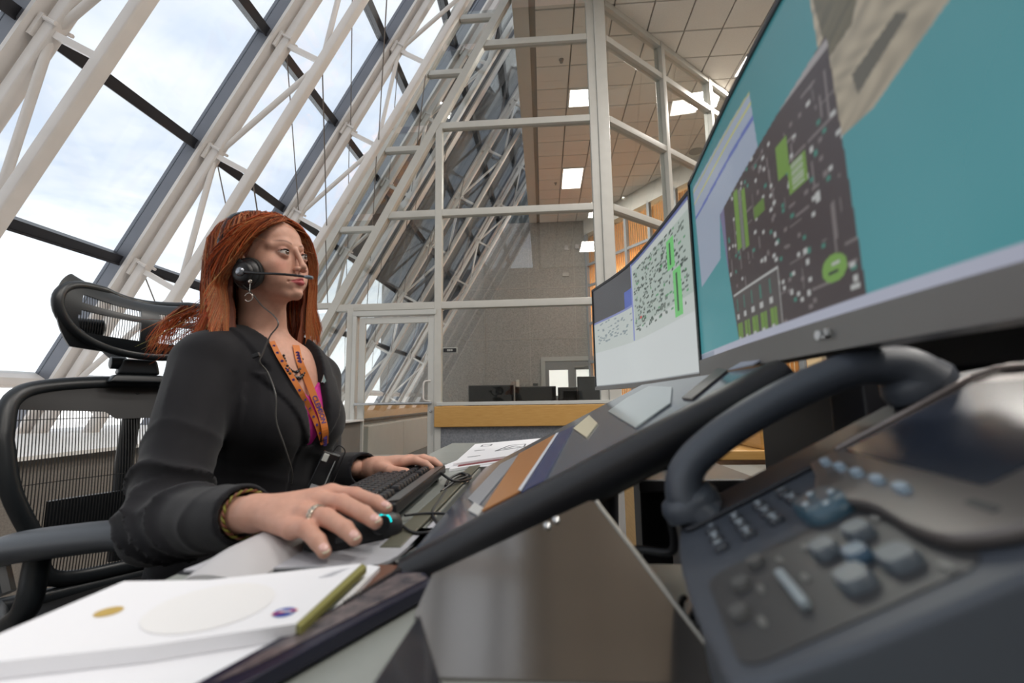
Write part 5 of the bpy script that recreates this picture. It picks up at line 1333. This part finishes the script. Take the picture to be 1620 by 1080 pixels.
# pink top
def topf(X, Y, Z):
    P = [X, Y, Z]; Q = loc(P, MID, TA); d = torso(P, .006)
    d = smax(d, Q[2] - (.945 + .9*np.abs(Q[1] - .01)), .004); d = smax(d, .60 - Q[2], .004); d = smax(d, np.abs(Q[1]) - .09, .004); return smax(d, -Q[0], .004)
tv, tf = surface_nets(topf, [-.80, .92, .58], [-.45, 1.26, 1.05], .004)
mesh_obj('pink_top', [(tv, tf)], mat('magenta_knit', srgb(196, 40, 140), .7, bump=.2, bscale=300), person)['label'] = 'bright magenta top under the blazer'
# trousers and shoes
HIP = tw(0, -.06, .56)
def trou(X, Y, Z):
    P = [X, Y, Z]; d = None
    for s in (-1, 1):
        hp_ = tw(s*.085, -.08, .545); kn = hp_ + fT*.42 + np.array([0, s*.02, .0]); an = kn + np.array([-.06, 0, -.42])
        c = chain(P, [hp_, kn, an], [.085, .068, .050], .04); d = c if d is None else smin(d, c, .02)
    return smax(smin(d, ell(loc(P, MID, TA), (-.08, 0, .56), (.15, .18, .10)), .04), .09 - Z, .004)
pv, pf = surface_nets(trou, [-1.02, .74, .05], [-.12, 1.42, .69], .012)
mesh_obj('trousers', [(pv, pf)], cloth, person)
for s in (-1, 1):
    an = tw(s*.085, -.08, .545) + fT*.42 + np.array([-.06, s*.02, 0]); an[2] = 0
    MB().ell(an + fT*.05 + np.array([0, 0, .045]), (.12, .042, .045), 20, 12, axes=np.array([fT, lT, [0, 0, 1]])).build('shoe', black_plastic, person, smooth=True)
print('clothes', time.time() - _t0)

# ---- hair: surface R(phi, z) in head coordinates, strands run down it
HC = np.array([-.012, 0])
def prof(z, tab): return np.interp(-z, [-t[0] for t in tab], [t[1] for t in tab])
TB = [(.120, .002), (.112, .048), (.095, .080), (.06, .112), (.0, .134), (-.06, .143), (-.12, .142), (-.17, .132), (-.24, .11)]     # back
TN = [(.120, .002), (.112, .042), (.095, .068), (.06, .088), (.0, .098), (-.06, .102), (-.12, .104), (-.17, .110), (-.24, .105)]  # her right (camera side)
TF = [(.120, .002), (.112, .045), (.095, .072), (.06, .112), (.0, .136), (-.06, .130), (-.12, .115), (-.17, .104), (-.24, .09)]    # her left
TO = [(.120, .002), (.114, .046), (.102, .068), (.088, .084), (.072, .0935), (.05, .099), (.0, .100), (-.24, .09)]                                    # front
def RH(phi, z):
    c, s = np.cos(phi), np.sin(phi); side = np.where(s < 0, prof(z, TN), prof(z, TF)); fb = np.where(c < 0, prof(z, TB), prof(z, TO))
    return 1/np.sqrt((c/fb)**2 + (s/side)**2)
def phimin(z, sgn):
    if sgn < 0: return np.interp(-z, [-.12, -.088, -.075, -.05, -.02, .02, .06, .24], np.radians([0, 4, 20, 46, 62, 80, 104, 92]))
    return np.interp(-z, [-.12, -.088, -.07, -.04, .0, .05, .24], np.radians([0, 3, 22, 44, 56, 66, 74]))
def hpos(phi, z, off=0, sgn=0):
    if sgn: phi = sgn*max(phi*sgn, .01)
    sgn = -1 if phi < 0 else 1; a = max(abs(phi), float(phimin(z, sgn))); p_ = sgn*a; r = float(RH(p_, z)) + off
    return np.array([HC[0] + r*math.cos(p_), HC[1] + r*math.sin(p_), z])
# underlying mass
b = MB(); nz, nph = 44, 96; grid = []
for sgn in (-1, 1):
    k = len(b.v)
    for i in range(nz):
        z = .119 - (.119 + .205)*(i/(nz-1))**.9
        for j in range(nph):
            t = j/(nph-1); a0 = float(phimin(z, sgn)); a = a0 + (math.pi - a0)*t; r = float(RH(sgn*a, z)) - .006 + .0022*math.sin(j*1.9 + 2*math.sin(i*.25)) + .0016*math.sin(j*.83 + i*.1)
            tuck = .018*math.exp(-(t*nph/3.5)**2)
            b.v.append(tuple(h2w((HC[0] + (r - tuck)*math.cos(sgn*a), HC[1] + (r - tuck)*math.sin(sgn*a), z))))
    for i in range(nz-1):
        for j in range(nph-1): b.f.append((k+i*nph+j, k+i*nph+j+1, k+(i+1)*nph+j+1, k+(i+1)*nph+j))
hm = bpy.data.materials.new('red_hair'); hm.use_nodes = True; t = hm.node_tree; pb = t.nodes['Principled BSDF']
at_ = N(t, 'ShaderNodeVertexColor'); at_.layer_name = 'Col'; t.links.new(at_.outputs[0], pb.inputs['Base Color']); pb.inputs['Roughness'].default_value = .38; pb.inputs['Specular IOR Level'].default_value = .45
tl = N(t, 'ShaderNodeBsdfTranslucent'); t.links.new(at_.outputs[0], tl.inputs[0]); mxh = N(t, 'ShaderNodeMixShader'); mxh.inputs[0].default_value = .6
oo = [n for n in t.nodes if n.type == 'OUTPUT_MATERIAL'][0]; t.links.new(pb.outputs[0], mxh.inputs[1]); t.links.new(tl.outputs[0], mxh.inputs[2]); t.links.new(mxh.outputs[0], oo.inputs[0])
hb = b.build('hair', mat('hair_mass', srgb(128, 64, 38), .6, noise=.5, nscale=70, stretch=(3, 3, .35), bump=.6, bscale=120), person, smooth=True)
rsn = np.random.RandomState(11); SV = []; SF = []; SC = []
def strand(pts, r0, col, rt=.35):
    pts = np.array(pts); m_ = len(pts); k = len(SV); tg = np.gradient(pts, axis=0); tg /= np.linalg.norm(tg, axis=1)[:, None] + 1e-9
    u = np.cross(tg, [.3, -.9, .2]); u /= np.linalg.norm(u, axis=1)[:, None] + 1e-9; w_ = np.cross(tg, u)
    rr_ = r0*(1 - (1 - rt)*np.linspace(0, 1, m_)**2)
    for a in (0, 2.094, 4.189):
        pass
    ring = np.stack([pts + rr_[:, None]*(math.cos(a)*u + math.sin(a)*w_) for a in (0, 2.094, 4.189)], 1).reshape(-1, 3)
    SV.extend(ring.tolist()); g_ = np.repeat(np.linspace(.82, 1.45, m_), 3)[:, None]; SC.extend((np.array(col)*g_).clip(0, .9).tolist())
    for i in range(m_-1):
        for j in range(3): SF.append((k+i*3+j, k+i*3+(j+1) % 3, k+(i+1)*3+(j+1) % 3, k+(i+1)*3+j))
hc = [np.array(srgb(*c)) for c in ((214, 128, 76), (184, 100, 58), (228, 158, 104), (140, 74, 46), (238, 182, 132), (160, 86, 52))]
def rcol(): return tuple(hc[rsn.choice(6, p=[.27, .25, .14, .14, .06, .14])]*rsn.uniform(.9, 1.35))
clumps = [(rsn.uniform(-math.pi, math.pi), rsn.uniform(0, 6.28), rsn.uniform(.015, .050)) for _ in range(260)]
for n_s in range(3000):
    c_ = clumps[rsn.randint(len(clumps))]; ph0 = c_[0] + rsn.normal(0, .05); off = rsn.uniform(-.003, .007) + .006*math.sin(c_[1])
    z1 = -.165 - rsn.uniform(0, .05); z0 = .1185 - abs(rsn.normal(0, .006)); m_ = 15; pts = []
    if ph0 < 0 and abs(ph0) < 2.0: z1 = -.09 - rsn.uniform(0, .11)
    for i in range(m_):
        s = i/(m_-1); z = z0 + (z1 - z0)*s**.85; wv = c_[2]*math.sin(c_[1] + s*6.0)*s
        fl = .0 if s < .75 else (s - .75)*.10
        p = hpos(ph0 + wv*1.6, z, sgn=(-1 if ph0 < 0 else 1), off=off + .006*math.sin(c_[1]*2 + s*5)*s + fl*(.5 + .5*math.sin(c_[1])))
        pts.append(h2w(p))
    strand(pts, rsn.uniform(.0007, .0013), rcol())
# wind-blown ends trailing back over the shoulder towards the head rest
for n_s in range(170):
    a = rsn.uniform(2.2, 3.6); a = a if a < math.pi else a - 2*math.pi
    z = rsn.uniform(-.16, -.06); p0 = h2w(hpos(a, z, -.004)); L_ = rsn.uniform(.06, .20)
    tgt = at_y(rsn.uniform(232, 300), rsn.uniform(500, 545), 1.03 + rsn.uniform(-.04, .05)); dr = tgt - p0; dr /= np.linalg.norm(dr)
    pts = [p0 + dr*L_*s + np.array([0, 0, -.025*s*s + .012*math.sin(s*5 + n_s)*s]) + rsn.normal(0, .0005, 3) for s in np.linspace(0, 1, 10)]
    strand(pts, rsn.uniform(.0005, .0009), rcol(), .2)
for n_s in range(520):   # hair swept back from the forehead and temples
    sg = -1 if rsn.rand() < .72 else 1; z0 = rsn.uniform(.030, .098); a0 = float(phimin(z0, sg)) - .02; dz = rsn.uniform(.05, .17); da = rsn.uniform(.9, 1.7); q0 = rsn.uniform(.001, .009); pts = []
    for i in range(12):
        s = i/11; pts.append(h2w(hpos(sg*(a0 + da*s**.8), z0 + .012*math.sin(s*3.14)*(z0 > .06) - dz*s**1.5, q0 + .006*math.sin(s*3.1), sgn=sg)))
    strand(pts, rsn.uniform(.0006, .0011), rcol())
for n_s in range(160):   # flyaways on the crown and the lock reaching the chair
    a = rsn.uniform(-math.pi, math.pi); z0 = rsn.uniform(.03, .115); pts = []
    for i in range(8):
        s = i/7; pts.append(h2w(hpos(a + .25*s, z0 - .05*s, .004 + .012*math.sin(s*3)*rsn.uniform(.6, 1))))
    strand(pts, .0004, rcol(), .3)
for n_s in range(110):
    p0 = at_y(rsn.uniform(285, 312), rsn.uniform(482, 500), 1.04); p1 = at_y(rsn.uniform(228, 262), rsn.uniform(535, 566), 1.02 + rsn.uniform(-.03, .03)); md_ = (p0 + p1)/2 + np.array([-.02, 0, .02])*rsn.uniform(.2, 1.2)
    strand([(1-s)**2*p0 + 2*s*(1-s)*md_ + s*s*p1 for s in np.linspace(0, 1, 10)], rsn.uniform(.0005, .0009), rcol(), .3)
o_ = wloc(hb); me = bpy.data.meshes.new('hair_strands'); me.from_pydata((np.array(SV) - o_).tolist(), [], SF)
ca = me.color_attributes.new('Col', 'FLOAT_COLOR', 'POINT'); cc = np.ones((len(SV), 4), np.float32); cc[:, :3] = SC; ca.data.foreach_set('color', cc.ravel())
hs_ = link('hair_strands', me, hm, hb, smooth=True); hs_['kind'] = 'stuff'
print('hair', time.time() - _t0)
# ================================================================== THINGS WORN
def hw_(*p): return h2w(p)
hsd = empty('headset', tuple(h2w((-.004, -.095, -.01))), 'black single-ear headset with boom microphone on the woman\'s head', 'headset')
EC = at_y(386, 431, .962); side = HR @ np.array([.15, -1., 0]); side /= np.linalg.norm(side)
MB().lathe(EC, [(.020, -.020), (.031, -.016), (.033, -.006), (.030, .0), (.0245, .003), (.024, .008), (.020, .011), (.012, .012)], 30, axis=side).build('ear_cup', black_plastic, hsd, smooth=True)
MB().lathe(EC - side*.012, [(.034, -.012), (.038, -.004), (.036, .004), (.026, .006)], 28, axis=side).build('ear_pad', mat('pad_black', (.015, .015, .015), .7), hsd, smooth=True)
hub = EC + side*.011
MB().lathe(hub + HR @ np.array([.0, 0, .0]), [(.0105, 0), (.0105, .004), (.008, .007), (.003, .008)], 24, axis=side).build('swivel_hub', mat('hub_silver', srgb(150, 154, 162), .25, .7), hsd, smooth=True)
mt = at_y(485, 438, .95); bpts = catmull([hub, at_y(405, 432, .945), at_y(435, 433, .94), at_y(462, 435, .945), mt], 8)
MB().tube(bpts, [.0042 - .0014*min(1, i/10) for i in range(len(bpts))], 10).build('microphone_boom', black_plastic, hsd, smooth=True)
d_ = (bpts[-1] - bpts[-3]); d_ /= np.linalg.norm(d_)
MB().lathe(mt - d_*.004, [(.0028, 0), (.0042, .003), (.0042, .014), (.003, .018)], 14, axis=d_).build('microphone', mat('mic_grey', srgb(120, 130, 138), .3, .5), hsd, smooth=True)
band = catmull([EC + side*.004 + [0, 0, .015], *[h2w(hpos(-1.72, z_, .0075)) for z_ in (.025, .05, .075, .098, .112)], h2w((-.016, 0, .1285)), *[h2w(hpos(1.72, z_, .0075)) for z_ in (.110, .09)]], 8)
MB().tube(band, [.0075 if i < 10 else .0062 for i in range(len(band))], 10, flat=.4, upv=side).build('head_band', mat('band_black', srgb(40, 46, 50), .25), hsd, smooth=True)
cab = catmull([EC + [0, 0, -.03], at_y(402, 468, .985), at_y(415, 484, .975), at_y(434, 500, .965), at_y(440, 514, .960), at_y(427, 532, .955), at_y(415, 560, .945), at_y(411, 573, .94), at_y(424, 590, .955), at_y(436, 625, .93), at_y(437, 665, .925), at_y(450, 705, .93), at_y(462, 745, .955), at_y(461, 765, .97)], 7)
MB().tube(cab, .0016, 6).build('cable', mat('cable_grey', srgb(70, 68, 66), .35), hsd, smooth=True)
MB().obox(at_y(405, 562, .935), (.8, .1, .3), (0, 1, 0), (-.3, 0, .8), .018, .008, .010).build('cable_clip', black_plastic, hsd, bevel=.001)
# earring
s_ = at_y(396, 445, .955); er_ = empty('earring', tuple(s_), 'silver drop earring with an open ring below the headset ear cup', 'earring'); sv = mat('earring_silver', srgb(190, 180, 170), .2, .9)
MB().lathe(s_, [(.0045, -.001), (.0052, .001), (.003, .003)], 16, axis=side).build('stud', sv, er_, smooth=True)
bt_ = at_y(395, 461, .957); MB().tube([s_, bt_], .0009, 6).build('bar', sv, er_)
rc = at_y(393.5, 470, .957); ux = np.cross(side, (0, 0, 1)); ux /= np.linalg.norm(ux)
MB().tube([rc + .0095*(math.cos(t)*ux + math.sin(t)*np.array([0, 0, 1])) for t in np.linspace(.3, 5.7, 26)], .0012, 8).build('ring', sv, er_, smooth=True)
# lanyard
def front(px, py, off=.004):        # point just proud of the blazer/chest seen at this pixel
    d = ray(px, py); lo_, hi_ = .80/d[1], 1.35/d[1]; ts = np.linspace(lo_, hi_, 1500); P = CAM[:, None] + d[:, None]*ts
    f = np.minimum(blazer(*P), np.minimum(topf(*P), skin_head(*P))); i = np.argmax(f < off) if (f < off).any() else 750
    return P[:, i]
ln = empty('lanyard', tuple(front(515, 640)), 'orange lanyard with purple lettering hanging round the woman\'s neck', 'lanyard')
orange = mat('lanyard_orange', srgb(206, 116, 44), .6, bump=.2, bscale=600); purple = mat('lanyard_purple', srgb(72, 50, 120), .6)
def ribbon(pix, w0, name, m, parent, off=.004, th=.0012):
    c = catmull([front(x, y, off) for x, y in pix], 6); b = MB(); n = len(c); k = 0
    for i in range(n):
        t = c[min(i+1, n-1)] - c[max(i-1, 0)]; t /= np.linalg.norm(t); v = CAM - c[i]; v /= np.linalg.norm(v); v2 = v*.55 + fT*.45; sd_ = np.cross(t, v2); sd_ /= np.linalg.norm(sd_); nn = np.cross(sd_, t); nn = nn if nn @ v > 0 else -nn
        for a, q in ((-w0/2, 0), (w0/2, 0), (w0/2, th), (-w0/2, th)): b.v.append(tuple(c[i] + sd_*a + nn*q))
    for i in range(n-1):
        for j in range(4): b.f.append((i*4+j, i*4+(j+1) % 4, (i+1)*4+(j+1) % 4, (i+1)*4+j))
    b.f.append((0, 1, 2, 3)); b.f.append(tuple(4*(n-1) + j for j in (3, 2, 1, 0)))
    b.build(name, m, parent); return c
LP_ = [(468, 546), (474, 572), (486, 600), (498, 630), (508, 655), (514, 680), (514, 702)]
c1_ = ribbon(LP_, .016, 'strap', orange, ln, .006)
c2_ = ribbon([(430, 540), (441, 562), (458, 590), (477, 622), (492, 650), (503, 676), (511, 702)], .012, 'strap', orange, ln, .006)
cu = bpy.data.curves.new('t', 'FONT'); cu.body = 'CLEMSON'; cu.size = .0165; cu.align_x = 'CENTER'; cu.align_y = 'CENTER'; cu.extrude = .0002; cu.offset = .0004
to = bpy.data.objects.new('t', cu); COL.objects.link(to); tme = bpy.data.meshes.new_from_object(to.evaluated_get(bpy.context.evaluated_depsgraph_get())); bpy.data.objects.remove(to); tme.name = 'lettering'; tme.materials.clear()
cc_ = np.array(c1_); seg = np.r_[0, np.cumsum(np.linalg.norm(np.diff(cc_, axis=0), axis=1))]; mid_s = seg[-1]*.66
o_ = wloc(ln)
for v in tme.vertices:
    s = np.clip(mid_s + v.co.x*.95, 0, seg[-1] - 1e-4); p = np.array([np.interp(s, seg, cc_[:, i]) for i in range(3)]); i = min(np.searchsorted(seg, s), len(cc_)-1); t = cc_[i] - cc_[max(i-1, 0)]; t /= np.linalg.norm(t) + 1e-9
    vv = CAM - p; vv /= np.linalg.norm(vv); v2 = vv*.55 + fT*.45; sd_ = np.cross(t, v2); sd_ /= np.linalg.norm(sd_); nn = np.cross(sd_, t); nn = nn if nn @ vv > 0 else -nn
    if sd_[0] < 0: sd_ = -sd_
    q = p + sd_*(v.co.y*.95) + nn*(.0017 + v.co.z); v.co = Vector(tuple(q - o_))
link('lettering', tme, purple, ln)
for a_ in ((3, 6), (33, 36)):
    P_ = c1_[a_[0]:a_[1]+1]
    if len(P_) > 1:
        b = MB()
        for p in P_: b.lathe(p + (CAM - p)/np.linalg.norm(CAM - p)*.0018, [(.0052, 0), (.0052, .0006)], 8, axis=CAM - p)
        b.build('purple_mark', purple, ln)
for i in range(2, 34, 3):
    p = c2_[i]; v = (CAM - p)/np.linalg.norm(CAM - p); MB().lathe(p + v*.0018, [(.0032, 0), (.0032, .0006)], 7, axis=v).build('purple_mark', purple, ln)
# bead necklace
nk = empty('necklace', tuple(front(462, 590)), 'black bead necklace at the woman\'s throat', 'necklace'); bead = mat('black_bead', (.01, .01, .012), .12)
for pix, r in (([(449, 562), (452, 575), (460, 585), (470, 588), (476, 580), (478, 568)], .0038), ([(446, 566), (452, 583), (462, 594), (474, 598), (481, 590)], .0048)):
    c = catmull([front(x, y, .003) for x, y in pix], 3)
    for p in c: MB().ell(p, (r*rsn.uniform(.8, 1.1),)*3, 10, 8).build('bead', bead, nk, smooth=True)
# lapel pin
pc = front(512, 600, .003); pn = MB()
v = fT*.8 + np.array([0, -.3, .1]); v /= np.linalg.norm(v); uu = np.cross(v, (0, 0, 1)); uu /= np.linalg.norm(uu); ww = np.cross(uu, v); ww = ww if ww[2] > 0 else -ww
pn.slab([pc + uu*a + ww*c for a, c in ((0, .012), (.003, .003), (.007, -.008), (.002, -.007), (0, -.010), (-.002, -.007), (-.007, -.008), (-.003, .003))], v*.0018)
tag(pn.build('lapel_pin', mat('pin_silver', srgb(190, 196, 204), .2, .8)), 'small silver shuttle-shaped pin on the blazer lapel', 'pin')
# ring and bracelet
rr_c = RM[1]*.42 + RF[1][0][1]*.58; ax_ = RF[1][0][1] - RM[1]; ax_ /= np.linalg.norm(ax_); u = np.cross(ax_, (0, 0, 1)); u /= np.linalg.norm(u); w_ = np.cross(ax_, u)
rg = empty('ring', tuple(rr_c), 'braided silver ring on the woman\'s right ring finger', 'ring'); rsil = mat('ring_silver', srgb(206, 196, 180), .22, .9)
for ph_ in (0, 2.09, 4.18):
    MB().tube([rr_c + ax_*(.0032*math.sin(t*5 + ph_)) + (.0124 + .0008*math.cos(t*5 + ph_))*(math.cos(t)*u + math.sin(t)*w_) for t in np.linspace(0, 2*math.pi, 60, endpoint=False)], .0013, 6, closed=True).build('braid', rsil, rg, smooth=True)
ax_ = (WRh - ER)/np.linalg.norm(WRh - ER); u = np.cross(ax_, (0, 0, 1)); u /= np.linalg.norm(u); w_ = np.cross(ax_, u); bc = WR + ax_*.008
bl_ = empty('bracelet', tuple(bc), 'yellow-green braided cord bracelet at the right cuff', 'bracelet')
for ph_, m_ in ((0, mat('cord_olive', srgb(120, 116, 40), .6)), (3.14, mat('cord_maroon', srgb(110, 60, 40), .6))):
    MB().tube([bc + ax_*(.0022*math.sin(t*14 + ph_)) + (.0315 + .0012*math.cos(t*14 + ph_))*(math.cos(t)*u + math.sin(t)*w_) for t in np.linspace(0, 2*math.pi, 120, endpoint=False)], .0014, 5, closed=True).build('cord', m_, bl_, smooth=True)
# wireless pack clipped at the front
wp_ = empty('wireless_pack', tuple(at_y(512, 742, .96)), 'small black wireless headset pack with white button clipped at the blazer front', 'radio')
tp, btm = at_y(526, 716, .955), at_y(498, 778, .945); ax_ = (tp - btm); Lp = np.linalg.norm(ax_); ax_ /= Lp; nn = CAM - tp; nn -= ax_*(nn @ ax_); nn /= np.linalg.norm(nn); sd_ = np.cross(ax_, nn); c = (tp + btm)/2
MB().obox(c, sd_, ax_, nn, .036, Lp, .020).build('case', glossblk, wp_, bevel=.003)
rgt = sd_ if (sd_ @ np.array([1, 0, 0])) > 0 else -sd_
MB().obox(tp - ax_*.012 - rgt*.009 + nn*.010, sd_, ax_, nn, .011, .016, .004).build('button', mat('button_white', srgb(206, 206, 200), .4), wp_, bevel=.001)
MB().obox(btm + ax_*.010 - rgt*.004 + nn*.0095, sd_, ax_, nn, .018, .012, .001).build('label_sticker', mat('sticker', srgb(190, 192, 196), .4), wp_)
MB().tube([c + rgt*.012 + ax_*.03 + nn*.011, c + rgt*.012 - ax_*.025 + nn*.011, c + rgt*.006 - ax_*.036 + nn*.011], .0012, 6).build('trim', chrome, wp_, smooth=True)
MB().tube(catmull([tp + ax_*.002, tp + ax_*.018 + rgt*.006, tp + ax_*.012 + rgt*.022, tp - ax_*.01 + rgt*.024, btm + rgt*.03, btm - ax_*.012 + rgt*.05], 6), .0013, 6).build('cable', black_plastic, wp_, smooth=True)
